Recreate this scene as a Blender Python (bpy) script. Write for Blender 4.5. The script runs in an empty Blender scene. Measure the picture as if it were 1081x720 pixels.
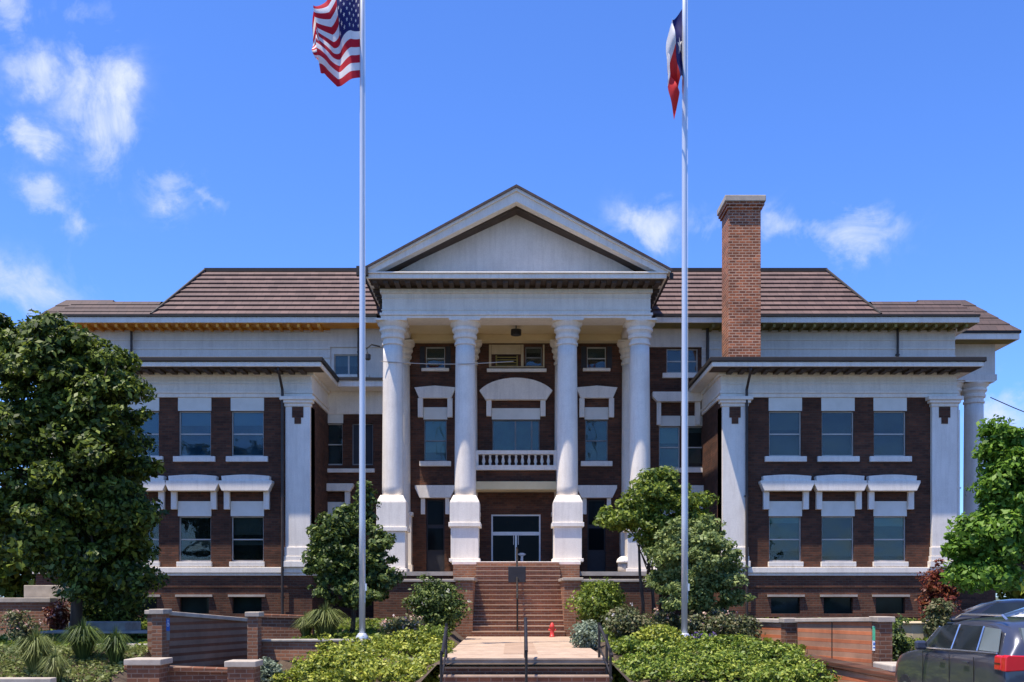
import bpy, bmesh, math, random
import numpy as np
from mathutils import Vector, Matrix
random.seed(7); rng = np.random.default_rng(7)
R = math.radians
scene = bpy.context.scene
col = scene.collection
F = 1100.0; EYE = 2.05; CAMX = -0.155
def PX(px, d): return (px-540.5)*d/F + CAMX
def PZ(py, d): return EYE + (630-py)*d/F

# ------------------------------------------------------------------ materials
def new_mat(name):
    m = bpy.data.materials.new(name); m.use_nodes = True
    nt = m.node_tree; b = nt.nodes['Principled BSDF']
    return m, nt, b
def N(nt, t, **kw):
    n = nt.nodes.new(t)
    for k, v in kw.items():
        if k in n.inputs: n.inputs[k].default_value = v
        else: setattr(n, k, v)
    return n
def L(nt, a, b): nt.links.new(a, b)
def ramp(nt, fac, stops):
    r = nt.nodes.new('ShaderNodeValToRGB'); L(nt, fac, r.inputs[0])
    e = r.color_ramp.elements
    while len(e) < len(stops): e.new(0.5)
    for el, (p, c) in zip(e, stops): el.position = p; el.color = (*c, 1)
    return r.outputs[0]
def mat_noise(name, c1, c2, scale=4.0, rough=0.7, metal=0.0, bump=0.0, detail=6, streak=1.0, spec=0.4):
    m, nt, b = new_mat(name)
    tc = N(nt, 'ShaderNodeTexCoord'); mp = N(nt, 'ShaderNodeMapping'); mp.inputs['Scale'].default_value = (1, 1, streak)
    L(nt, tc.outputs['Object'], mp.inputs[0])
    n = N(nt, 'ShaderNodeTexNoise', Scale=scale, Detail=detail, Roughness=0.65); L(nt, mp.outputs[0], n.inputs['Vector'])
    L(nt, ramp(nt, n.outputs[0], [(0.3, c1), (0.7, c2)]), b.inputs['Base Color'])
    b.inputs['Roughness'].default_value = rough; b.inputs['Metallic'].default_value = metal
    b.inputs['Specular IOR Level'].default_value = spec
    if bump:
        bp = N(nt, 'ShaderNodeBump', Strength=bump, Distance=0.02); L(nt, n.outputs[0], bp.inputs['Height']); L(nt, bp.outputs[0], b.inputs['Normal'])
    return m
def mat_brick(name, c1, c2, mortar, bw=0.23, bh=0.085, rough=0.85, msize=0.012, band=.16):
    m, nt, b = new_mat(name)
    g = N(nt, 'ShaderNodeNewGeometry'); tc = N(nt, 'ShaderNodeTexCoord')
    sp = N(nt, 'ShaderNodeSeparateXYZ'); L(nt, tc.outputs['Object'], sp.inputs[0])
    sn = N(nt, 'ShaderNodeSeparateXYZ'); L(nt, g.outputs['True Normal'], sn.inputs[0])
    ab = N(nt, 'ShaderNodeMath', operation='ABSOLUTE'); L(nt, sn.outputs[0], ab.inputs[0])
    gt = N(nt, 'ShaderNodeMath', operation='GREATER_THAN'); gt.inputs[1].default_value = 0.72; L(nt, ab.outputs[0], gt.inputs[0])
    mx = N(nt, 'ShaderNodeMix', data_type='FLOAT'); L(nt, gt.outputs[0], mx.inputs[0]); L(nt, sp.outputs[0], mx.inputs[2]); L(nt, sp.outputs[1], mx.inputs[3])
    cb = N(nt, 'ShaderNodeCombineXYZ'); L(nt, mx.outputs[0], cb.inputs[0]); L(nt, sp.outputs[2], cb.inputs[1])
    br = N(nt, 'ShaderNodeTexBrick', Scale=1.0); L(nt, cb.outputs[0], br.inputs['Vector'])
    br.inputs['Color1'].default_value = (*c1, 1); br.inputs['Color2'].default_value = (*c2, 1); br.inputs['Mortar'].default_value = (*mortar, 1)
    br.inputs['Mortar Size'].default_value = msize; br.inputs['Brick Width'].default_value = bw; br.inputs['Row Height'].default_value = bh
    br.inputs['Mortar Smooth'].default_value = 0.3
    n = N(nt, 'ShaderNodeTexNoise', Scale=0.9, Detail=7.0, Roughness=0.7); L(nt, tc.outputs['Object'], n.inputs['Vector'])
    # row-to-row variation
    cr = N(nt, 'ShaderNodeMapping'); cr.inputs['Scale'].default_value = (0.35, 0.35, 6.5); L(nt, tc.outputs['Object'], cr.inputs[0])
    n2 = N(nt, 'ShaderNodeTexNoise', Scale=1.0, Detail=2.0); L(nt, cr.outputs[0], n2.inputs['Vector'])
    m1 = N(nt, 'ShaderNodeMix', data_type='RGBA', blend_type='MULTIPLY'); m1.inputs[0].default_value = 1.0
    L(nt, br.outputs[0], m1.inputs[6]); L(nt, ramp(nt, n.outputs[0], [(0.3, (.62,.6,.6)), (0.7, (1.25,1.2,1.15))]), m1.inputs[7])
    m2 = N(nt, 'ShaderNodeMix', data_type='RGBA', blend_type='MULTIPLY'); m2.inputs[0].default_value = 1.0
    L(nt, m1.outputs[2], m2.inputs[6]); L(nt, ramp(nt, n2.outputs[0], [(0.35, (1-band,)*3), (0.65, (1+band, 1+band*.9, 1+band*.7))]), m2.inputs[7])
    L(nt, m2.outputs[2], b.inputs['Base Color']); b.inputs['Roughness'].default_value = rough
    b.inputs['Specular IOR Level'].default_value = 0.25
    bp = N(nt, 'ShaderNodeBump', Strength=0.5, Distance=0.01, invert=True); L(nt, br.outputs['Fac'], bp.inputs['Height']); L(nt, bp.outputs[0], b.inputs['Normal'])
    return m
def mat_glass(name, colr, colr2, rough=0.06, spec=0.6):
    m, nt, b = new_mat(name)
    tc = N(nt, 'ShaderNodeTexCoord')
    n = N(nt, 'ShaderNodeTexNoise', Scale=1.1, Detail=2.0); L(nt, tc.outputs['Object'], n.inputs['Vector'])
    L(nt, ramp(nt, n.outputs[0], [(0.35, colr), (0.65, colr2)]), b.inputs['Base Color'])
    b.inputs['Roughness'].default_value = rough; b.inputs['Specular IOR Level'].default_value = spec; b.inputs['IOR'].default_value = 1.6
    n2 = N(nt, 'ShaderNodeTexNoise', Scale=0.7, Detail=1.0); L(nt, tc.outputs['Object'], n2.inputs['Vector'])
    bp = N(nt, 'ShaderNodeBump', Strength=0.15, Distance=0.05); L(nt, n2.outputs[0], bp.inputs['Height']); L(nt, bp.outputs[0], b.inputs['Normal'])
    return m
def mat_pane(name):
    m, nt, b = new_mat(name); nt.nodes.remove(b); out = nt.nodes['Material Output']
    t = N(nt, 'ShaderNodeBsdfTransparent'); t.inputs[0].default_value = (.86,.92,.90,1); g = N(nt, 'ShaderNodeBsdfGlossy', Roughness=.03)
    fr = N(nt, 'ShaderNodeFresnel', IOR=1.5); tc = N(nt, 'ShaderNodeTexCoord'); n = N(nt, 'ShaderNodeTexNoise', Scale=.9, Detail=2.0); L(nt, tc.outputs['Object'], n.inputs['Vector'])
    bp = N(nt, 'ShaderNodeBump', Strength=.35, Distance=.08); L(nt, n.outputs[0], bp.inputs['Height']); L(nt, bp.outputs[0], g.inputs['Normal']); 
    mx = N(nt, 'ShaderNodeMixShader'); L(nt, fr.outputs[0], mx.inputs[0]); L(nt, t.outputs[0], mx.inputs[1]); L(nt, g.outputs[0], mx.inputs[2]); L(nt, mx.outputs[0], out.inputs[0]); return m
def mat_slat(name, c1, c2):
    m, nt, b = new_mat(name); tc = N(nt, 'ShaderNodeTexCoord'); w_ = N(nt, 'ShaderNodeTexWave', wave_type='BANDS', bands_direction='Z', Scale=9.0, Distortion=.3); L(nt, tc.outputs['Object'], w_.inputs['Vector'])
    L(nt, ramp(nt, w_.outputs['Fac'], [(.1,c1),(.6,c2)]), b.inputs['Base Color']); b.inputs['Roughness'].default_value = .7; return m
def mat_leaf(name, stops, trans=0.3, rough=0.5):
    m, nt, b = new_mat(name)
    g = N(nt, 'ShaderNodeNewGeometry'); tc = N(nt, 'ShaderNodeTexCoord')
    n = N(nt, 'ShaderNodeTexNoise', Scale=1.7, Detail=3.0); L(nt, tc.outputs['Object'], n.inputs['Vector'])
    ad = N(nt, 'ShaderNodeMath', operation='MULTIPLY_ADD'); ad.inputs[1].default_value = 0.55; L(nt, g.outputs['Random Per Island'], ad.inputs[0])
    sc = N(nt, 'ShaderNodeMath', operation='MULTIPLY'); sc.inputs[1].default_value = 0.45; L(nt, n.outputs[0], sc.inputs[0]); L(nt, sc.outputs[0], ad.inputs[2])
    c = ramp(nt, ad.outputs[0], stops); L(nt, c, b.inputs['Base Color'])
    b.inputs['Roughness'].default_value = rough; b.inputs['Specular IOR Level'].default_value = 0.35
    t = N(nt, 'ShaderNodeBsdfTranslucent'); L(nt, c, t.inputs[0])
    mx = N(nt, 'ShaderNodeMixShader'); mx.inputs[0].default_value = trans
    out = nt.nodes['Material Output']; L(nt, b.outputs[0], mx.inputs[1]); L(nt, t.outputs[0], mx.inputs[2]); L(nt, mx.outputs[0], out.inputs[0])
    return m
M = {}
M['brick'] = mat_brick('brick_brown', (.130,.052,.029), (.066,.031,.020), (.085,.055,.040))
M['brick_base'] = mat_brick('brick_base', (.15,.062,.034), (.085,.038,.025), (.12,.085,.060))
M['brick_stairs'] = mat_brick('brick_stairs', (.33,.145,.078), (.22,.100,.058), (.30,.21,.15), band=.06)
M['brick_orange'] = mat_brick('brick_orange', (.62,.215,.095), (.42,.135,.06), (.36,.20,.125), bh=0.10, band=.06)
M['brick_dim'] = mat_brick('brick_dim', (.22,.095,.052), (.14,.062,.038), (.24,.16,.115), bh=0.09, band=.04)  # ramp brick darkened in colour as on its unlit faces
M['brick_chimney'] = mat_brick('brick_chimney', (.44,.145,.065), (.17,.06,.034), (.50,.33,.23), bw=0.24, bh=0.10, msize=0.016)
def mat_paint(name, c, dirt, joint=True):
    m, nt, b = new_mat(name); tc = N(nt, 'ShaderNodeTexCoord')
    def nz_(scale, sz, det=6.0):
        mp = N(nt, 'ShaderNodeMapping'); mp.inputs['Scale'].default_value = sz; L(nt, tc.outputs['Object'], mp.inputs[0])
        n = N(nt, 'ShaderNodeTexNoise', Scale=scale, Detail=det, Roughness=.7); L(nt, mp.outputs[0], n.inputs['Vector']); return n.outputs[0]
    streak = ramp(nt, nz_(5.0, (1.4,1.4,.12)), [(.45,(0,0,0)),(.78,(.50,.50,.50))]); blot = ramp(nt, nz_(1.1, (1,1,1)), [(.42,(0,0,0)),(.78,(.45,.45,.45))])
    fine = ramp(nt, nz_(26.0, (1,1,1), 3.0), [(.3,(.90,.90,.90)),(.7,(1.04,1.04,1.04))])
    mx = N(nt, 'ShaderNodeMix', data_type='RGBA', blend_type='SCREEN'); mx.inputs[0].default_value = 1; L(nt, streak, mx.inputs[6]); L(nt, blot, mx.inputs[7])
    c1 = N(nt, 'ShaderNodeMix', data_type='RGBA'); L(nt, mx.outputs[2], c1.inputs[0]); c1.inputs[6].default_value = (*c,1); c1.inputs[7].default_value = (*dirt,1)
    c2 = N(nt, 'ShaderNodeMix', data_type='RGBA', blend_type='MULTIPLY'); c2.inputs[0].default_value = 1; L(nt, c1.outputs[2], c2.inputs[6]); L(nt, fine, c2.inputs[7])
    L(nt, c2.outputs[2], b.inputs['Base Color']); b.inputs['Roughness'].default_value = .62; b.inputs['Specular IOR Level'].default_value = .3
    bp = N(nt, 'ShaderNodeBump', Strength=.12, Distance=.02); L(nt, nz_(9.0,(1,1,1)), bp.inputs['Height']); L(nt, bp.outputs[0], b.inputs['Normal'])
    return m
M['white'] = mat_paint('white_paint', (.88,.80,.69), (.56,.49,.41))
M['cream'] = mat_noise('cream_paint', (.64,.50,.27), (.76,.62,.36), 1.0, 0.6)
M['tymp'] = mat_paint('white_panel', (.74,.68,.60), (.47,.42,.36))
M['ochre'] = mat_noise('ochre_wood', (.66,.24,.015), (.85,.40,.04), 3.0, 0.6)  # warm bounce off the wing roof painted into the wood colour
M['soffit'] = mat_noise('soffit_wood', (.045,.028,.018), (.085,.058,.040), 3.0, 0.7)  # shadow under the overhangs put into this dark colour
M['ochre_dim'] = mat_noise('olive_wood', (.16,.12,.035), (.30,.24,.06), 1.2, .7)  # dimmer copy of the eave wood, weaker bounce painted in
M['gutter'] = mat_noise('gutter_bronze', (.016,.012,.010), (.030,.023,.018), 3.0, 0.6)
M['pipe'] = mat_noise('downpipe_bronze', (.03,.022,.018), (.055,.04,.033), 3.0, 0.5)
M['concrete'] = mat_noise('concrete', (.30,.25,.20), (.50,.43,.35), 2.2, 0.85, bump=0.2)
M['concrete_old'] = mat_noise('weathered_concrete', (.22,.20,.17), (.44,.40,.34), 2.6, 0.9, bump=0.3)
M['walk'] = mat_noise('walkway_concrete', (.33,.23,.16), (.50,.37,.265), 2.6, 0.85, bump=0.15, detail=9)
M['stepc'] = mat_noise('step_concrete', (.30,.20,.135), (.42,.29,.20), 1.6, 0.85, bump=0.2)
M['black'] = mat_noise('black_iron', (.012,.010,.009), (.03,.024,.02), 6.0, 0.45)
M['steel'] = mat_noise('pole_aluminium', (.55,.57,.60), (.70,.72,.74), 2.0, 0.35, metal=0.35, streak=0.1)
M['frame'] = mat_noise('aluminium_frame', (.44,.41,.36), (.56,.52,.46), 3.0, 0.4)
M['sash'] = mat_noise('grey_sash', (.16,.16,.15), (.24,.24,.23), 3.0, 0.5)
M['panelw'] = mat_noise('header_panel', (.66,.63,.54), (.78,.75,.66), 1.6, 0.6)
M['void'] = mat_noise('dark_interior', (.006,.005,.005), (.014,.012,.010), 2.0, 0.8)
M['shade_dark'] = mat_noise('dark_shutter', (.018,.018,.022), (.03,.03,.036), 3.0, 0.6)
M['g_blue'] = mat_glass('glass_blue', (.022,.10,.17), (.035,.15,.22))  # reflected sky tinted into the colour
M['g_grey'] = mat_glass('glass_grey', (.030,.042,.052), (.055,.072,.080), spec=.38)
M['g_teal'] = mat_glass('glass_teal', (.04,.10,.095), (.075,.16,.15), spec=.38)
M['g_dark'] = mat_glass('glass_dark', (.008,.013,.012), (.014,.026,.022), spec=0.14)
M['g_door'] = mat_glass('glass_door', (.004,.006,.008), (.006,.008,.010), spec=0.04)
M['pane'] = mat_pane('window_pane')
M['blind'] = mat_slat('window_blind', (.18,.20,.19), (.30,.33,.31)); M['blind_teal'] = mat_slat('blind_teal', (.09,.20,.19), (.16,.31,.30)); M['blind_blue'] = mat_slat('blind_blue', (.05,.16,.26), (.08,.22,.34)); M['blind_dark'] = mat_slat('blind_dark', (.05,.06,.055), (.09,.10,.09))  # the blue blind carries sky reflection painted into its slats
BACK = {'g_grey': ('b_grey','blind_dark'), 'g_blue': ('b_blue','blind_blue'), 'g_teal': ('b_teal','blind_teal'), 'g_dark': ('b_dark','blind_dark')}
for k_, c_ in (('b_grey',(.050,.060,.066)),('b_blue',(.018,.085,.16)),('b_teal',(.045,.11,.105)),('b_dark',(.008,.013,.011))): M[k_] = mat_noise('room_'+k_[2:], tuple(v*.7 for v in c_), tuple(v*1.25 for v in c_), 1.6, .8)  # blue backing is painted sky reflection for the upper left panes
M['grass'] = mat_noise('lawn_grass', (.030,.055,.012), (.075,.10,.028), 6.0, 0.95, bump=0.6)
M['soil'] = mat_noise('mulch_bed', (.045,.028,.018), (.12,.085,.055), 9.0, 0.95, bump=0.8)
M['asphalt'] = mat_noise('asphalt', (.040,.040,.042), (.065,.064,.062), 12.0, 0.9, bump=0.3)
M['far'] = mat_noise('ground_far', (.05,.07,.03), (.09,.10,.05), 0.3, 0.95)
M['bark'] = mat_noise('bark', (.035,.026,.018), (.09,.068,.05), 9.0, 0.9, bump=0.6, streak=0.2)
M['hydr'] = mat_noise('red_enamel', (.50,.035,.03), (.62,.06,.045), 5.0, 0.4)
M['signblue'] = mat_noise('sign_blue', (.02,.12,.42), (.03,.15,.48), 5.0, 0.4)
M['signgreen'] = mat_noise('sign_green', (.06,.36,.20), (.10,.45,.27), 5.0, 0.4)
M['signwhite'] = mat_noise('sign_white', (.72,.74,.74), (.82,.83,.83), 5.0, 0.4)
M['beige'] = mat_noise('beige_plaster', (.42,.33,.20), (.55,.45,.29), 2.0, 0.8)
# roof tiles
def mat_roof(name, a, b_):
    m, nt, b = new_mat(name)
    tc = N(nt, 'ShaderNodeTexCoord')
    br = N(nt, 'ShaderNodeTexBrick', Scale=1.0); 
    sp = N(nt, 'ShaderNodeSeparateXYZ'); L(nt, tc.outputs['Object'], sp.inputs[0])
    cb = N(nt, 'ShaderNodeCombineXYZ'); L(nt, sp.outputs[0], cb.inputs[0]); L(nt, sp.outputs[2], cb.inputs[1]); L(nt, cb.outputs[0], br.inputs['Vector'])
    br.inputs['Color1'].default_value = (*a, 1); br.inputs['Color2'].default_value = (*b_, 1); br.inputs['Mortar'].default_value = (a[0]*.5, a[1]*.5, a[2]*.5, 1)
    br.inputs['Brick Width'].default_value = .33; br.inputs['Row Height'].default_value = .28; br.inputs['Mortar Size'].default_value = .012
    n = N(nt, 'ShaderNodeTexNoise', Scale=1.2, Detail=6.0); L(nt, tc.outputs['Object'], n.inputs['Vector'])
    m1 = N(nt, 'ShaderNodeMix', data_type='RGBA', blend_type='MULTIPLY'); m1.inputs[0].default_value = 1
    L(nt, br.outputs[0], m1.inputs[6]); L(nt, ramp(nt, n.outputs[0], [(.3, (.86,.86,.86)), (.7, (1.1,1.1,1.1))]), m1.inputs[7])
    L(nt, m1.outputs[2], b.inputs['Base Color']); b.inputs['Roughness'].default_value = .75
    return m
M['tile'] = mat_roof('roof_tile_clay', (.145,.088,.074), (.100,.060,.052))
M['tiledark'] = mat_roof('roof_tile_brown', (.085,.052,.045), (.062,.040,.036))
LEAF_OAK = mat_leaf('leaf_dark', [(0.15,(.012,.022,.004)), (.45,(.055,.090,.013)), (.78,(.24,.30,.045))], .36)
LEAF_MID = mat_leaf('leaf_mid', [(0.15,(.030,.055,.007)), (.45,(.11,.17,.020)), (.78,(.32,.38,.055))], .38)
LEAF_MYRTLE = mat_leaf('leaf_greygreen', [(0.15,(.040,.065,.016)), (.45,(.14,.20,.055)), (.78,(.40,.46,.16))], .38)
LEAF_BRIGHT = mat_leaf('leaf_bright', [(0.15,(.050,.11,.010)), (.5,(.12,.24,.022)), (.85,(.24,.38,.05))], .4)
LEAF_CONE = mat_leaf('leaf_deepgreen', [(0.15,(.014,.030,.006)), (.45,(.055,.095,.020)), (.78,(.22,.28,.065))], .33)
LEAF_HEDGE = mat_leaf('leaf_yellowgreen', [(0.2,(.05,.080,.008)), (.5,(.22,.27,.025)), (.78,(.52,.52,.08))], .3)
LEAF_HEDGE2 = mat_leaf('leaf_hedge_green', [(0.2,(.03,.06,.008)), (.5,(.15,.23,.022)), (.78,(.40,.44,.07))], .3)
LEAF_ROSE = mat_leaf('leaf_rose', [(0.1,(.04,.055,.02)), (.5,(.10,.12,.04)), (.85,(.24,.19,.10))], .2)
LEAF_RED = mat_leaf('leaf_red', [(0.15,(.07,.012,.008)), (.5,(.16,.03,.015)), (.85,(.25,.10,.03))], .25)
LEAF_SILVER = mat_leaf('leaf_silver', [(0.15,(.09,.12,.07)), (.5,(.20,.25,.16)), (.85,(.38,.44,.32))], .2)
LEAF_GRASSY = mat_leaf('leaf_blade', [(0.15,(.06,.085,.02)), (.5,(.15,.18,.045)), (.85,(.32,.34,.12))], .3)
PETAL = mat_leaf('petal_pink', [(0.15,(.55,.22,.20)), (.5,(.70,.45,.36)), (.85,(.85,.72,.62))], .3)
PETAL_W = mat_leaf('petal_white', [(0.15,(.70,.60,.55)), (.5,(.8,.76,.7)), (.85,(.85,.83,.8))], .3)
PETAL_P = mat_leaf('petal_purple', [(0.15,(.10,.05,.25)), (.5,(.16,.08,.35)), (.85,(.3,.2,.5))], .3)

# ------------------------------------------------------------------ mesh helpers
class MB:
    def __init__(s): s.v = []; s.f = []; s.mi = []; s.cur = 0; s.smooth = []; s.sm = False
    def add(s, vs, fs):
        o = len(s.v); s.v += [tuple(p) for p in vs]
        for f in fs: s.f.append([i+o for i in f]); s.mi.append(s.cur); s.smooth.append(s.sm)
        return s
    def box(s, x0, x1, y0, y1, z0, z1):
        if x0 > x1: x0, x1 = x1, x0
        return s.add([(x0,y0,z0),(x1,y0,z0),(x1,y1,z0),(x0,y1,z0),(x0,y0,z1),(x1,y0,z1),(x1,y1,z1),(x0,y1,z1)],
              [(0,3,2,1),(4,5,6,7),(0,1,5,4),(1,2,6,5),(2,3,7,6),(3,0,4,7)])
    def prism_y(s, pts, y0, y1):      # polygon of (x,z), extruded along y
        n = len(pts); a = sum(pts[i][0]*pts[(i+1)%n][1]-pts[(i+1)%n][0]*pts[i][1] for i in range(n))
        if a < 0: pts = pts[::-1]
        vs = [(x,y0,z) for x,z in pts] + [(x,y1,z) for x,z in pts]
        fs = [tuple(range(n)), tuple(range(2*n-1, n-1, -1))] + [(i, i+n, (i+1)%n+n, (i+1)%n) for i in range(n)]
        return s.add(vs, fs)
    def prism_x(s, pts, x0, x1):      # polygon of (y,z)
        n = len(pts); a = sum(pts[i][0]*pts[(i+1)%n][1]-pts[(i+1)%n][0]*pts[i][1] for i in range(n))
        if a < 0: pts = pts[::-1]
        vs = [(x1,y,z) for y,z in pts] + [(x0,y,z) for y,z in pts]
        fs = [tuple(range(n)), tuple(range(2*n-1, n-1, -1))] + [(i, i+n, (i+1)%n+n, (i+1)%n) for i in range(n)]
        return s.add(vs, fs)
    def lathe(s, cx, cy, prof, n=24):  # prof list of (r,z) bottom to top
        o = len(s.v); m = len(prof)
        vs = [(cx+r*math.cos(2*math.pi*i/n), cy+r*math.sin(2*math.pi*i/n), z) for r, z in prof for i in range(n)]
        fs = [(j*n+i, j*n+(i+1)%n, (j+1)*n+(i+1)%n, (j+1)*n+i) for j in range(m-1) for i in range(n)]
        fs += [tuple(range(n-1,-1,-1)), tuple((m-1)*n+i for i in range(n))]
        return s.add(vs, fs)
    def tube(s, pts, r, n=8):
        pts = [Vector(p) for p in pts]; rs = r if isinstance(r, (list, tuple)) else [r]*len(pts)
        vs = []; fs = []
        for i, p in enumerate(pts):
            t = (pts[min(i+1, len(pts)-1)]-pts[max(i-1, 0)]).normalized()
            u = t.cross(Vector((0,0,1)));  u = t.cross(Vector((1,0,0))) if u.length < .1 else u
            u.normalize(); w = t.cross(u)
            for k in range(n):
                a = 2*math.pi*k/n; q = p+(u*math.cos(a)+w*math.sin(a))*rs[i]; vs.append(tuple(q))
        for i in range(len(pts)-1):
            for k in range(n): fs.append((i*n+k, i*n+(k+1)%n, (i+1)*n+(k+1)%n, (i+1)*n+k))
        fs += [tuple(range(n-1,-1,-1)), tuple((len(pts)-1)*n+k for k in range(n))]
        return s.add(vs, fs)
    def quad(s, a, b, c, d): return s.add([a,b,c,d], [(0,1,2,3)])
    def wall(s, x0, x1, z0, z1, y, holes, reveal=0.22, axis='y', flip=False):
        """front sheet with real openings; reveals go back from the face"""
        xs = sorted(set([x0,x1]+[h[0] for h in holes]+[h[1] for h in holes])); zs = sorted(set([z0,z1]+[h[2] for h in holes]+[h[3] for h in holes]))
        xs = [x for x in xs if x0-1e-6 <= x <= x1+1e-6]; zs = [z for z in zs if z0-1e-6 <= z <= z1+1e-6]
        for i in range(len(xs)-1):
            for j in range(len(zs)-1):
                cx, cz = (xs[i]+xs[i+1])/2, (zs[j]+zs[j+1])/2
                if any(h[0] < cx < h[1] and h[2] < cz < h[3] for h in holes): continue
                s.quad((xs[i],y,zs[j]), (xs[i+1],y,zs[j]), (xs[i+1],y,zs[j+1]), (xs[i],y,zs[j+1]))
        for a, b, c, d in holes:
            r = y+reveal
            s.quad((a,y,c),(a,y,d),(a,r,d),(a,r,c)); s.quad((b,y,c),(b,r,c),(b,r,d),(b,y,d))
            s.quad((a,y,d),(b,y,d),(b,r,d),(a,r,d)); s.quad((a,y,c),(a,r,c),(b,r,c),(b,y,c))
        return s
    def build(s, name, mats, parent=None, label=None, bevel=0, wn=False):
        me = bpy.data.meshes.new(name); me.from_pydata(s.v, [], s.f)
        mats = mats if isinstance(mats, (list, tuple)) else [mats]
        for m in mats: me.materials.append(M[m] if isinstance(m, str) else m)
        me.polygons.foreach_set('material_index', s.mi); me.polygons.foreach_set('use_smooth', s.smooth); me.update()
        o = bpy.data.objects.new(name, me); col.objects.link(o)
        if parent: o.parent = parent
        if label: o['label'] = label
        if bevel:
            b = o.modifiers.new('bevel', 'BEVEL'); b.width = bevel; b.segments = 2; b.limit_method = 'ANGLE'; b.angle_limit = R(50)
        return o
def tag(o, label, cat, group=None):
    o['label'] = label; o['category'] = cat
    if group: o['group'] = group
    return o
def thing(name, label, cat, loc=(0,0,0), group=None):
    o = bpy.data.objects.new(name, None); col.objects.link(o); o.location = loc; o.empty_display_size = .3
    return tag(o, label, cat, group)
def struct(o): o['kind'] = 'structure'; return o
def reloc(o, loc):      # move origin of a mesh-only thing / child built in world coords under an Empty at loc
    o.matrix_parent_inverse = Matrix.Translation(-Vector(loc)); return o

# ------------------------------------------------------------------ camera, world, sun
cam = bpy.data.cameras.new('camera'); co = bpy.data.objects.new('camera', cam); col.objects.link(co)
co.location = (CAMX, 0, EYE); co.rotation_euler = (R(90), 0, 0)
cam.sensor_width = 36; cam.lens = 36*F/1081; cam.shift_y = (630-360)/1081.0; cam.clip_end = 6000; cam.clip_start = .1
scene.camera = co
EL, AZ = R(71.5), R(56)
S = Vector((-math.sin(AZ)*math.cos(EL), -math.cos(AZ)*math.cos(EL), math.sin(EL)))
sl = bpy.data.lights.new('sun', 'SUN'); sl.energy = 5.0; sl.angle = R(.5); sl.color = (1, .91, .78)
so = bpy.data.objects.new('sun', sl); col.objects.link(so); so.rotation_euler = S.to_track_quat('Z', 'Y').to_euler(); so.location = (-10,-10,40)
w = bpy.data.worlds.new('World'); scene.world = w; w.use_nodes = True; nt = w.node_tree
bg = nt.nodes['Background']; sky = N(nt, 'ShaderNodeTexSky', sky_type='NISHITA', sun_disc=False)
sky.sun_elevation = EL; sky.sun_rotation = math.atan2(S.x, S.y); sky.air_density = 1.0; sky.dust_density = .3; sky.ozone_density = 3.0
tc = N(nt, 'ShaderNodeTexCoord')
nz = N(nt, 'ShaderNodeTexNoise', Scale=9.0, Detail=9.0, Roughness=.62, Distortion=.4); L(nt, tc.outputs['Generated'], nz.inputs['Vector'])
acc = None
clouds = [(40,75,26,18,.62),(105,115,28,46,.92),(35,145,22,18,.7),(78,105,22,26,.5),(42,205,22,15,.6),(78,232,12,20,.45),(180,205,26,18,.65),(225,213,26,10,.4),
          (690,232,40,22,.85),(745,240,24,14,.35),(832,240,30,22,.6),(905,240,42,26,.72),(868,238,30,16,.5),(5,12,20,22,.6),(90,5,26,18,.35),(20,305,60,26,.55),(60,312,40,16,.45),(1062,445,34,34,.9),(1075,480,30,30,.6)]
nrm = N(nt, 'ShaderNodeVectorMath', operation='NORMALIZE'); L(nt, tc.outputs['Generated'], nrm.inputs[0])
nw = N(nt, 'ShaderNodeTexNoise', Scale=16.0, Detail=8.0, Roughness=.62); L(nt, nrm.outputs[0], nw.inputs['Vector'])
wsub = N(nt, 'ShaderNodeVectorMath', operation='SUBTRACT'); L(nt, nw.outputs['Color'], wsub.inputs[0]); wsub.inputs[1].default_value = (.5,.5,.5)
wsc = N(nt, 'ShaderNodeVectorMath', operation='SCALE'); wsc.inputs['Scale'].default_value = .075; L(nt, wsub.outputs[0], wsc.inputs[0])
wad = N(nt, 'ShaderNodeVectorMath', operation='ADD'); L(nt, nrm.outputs[0], wad.inputs[0]); L(nt, wsc.outputs[0], wad.inputs[1])
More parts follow.
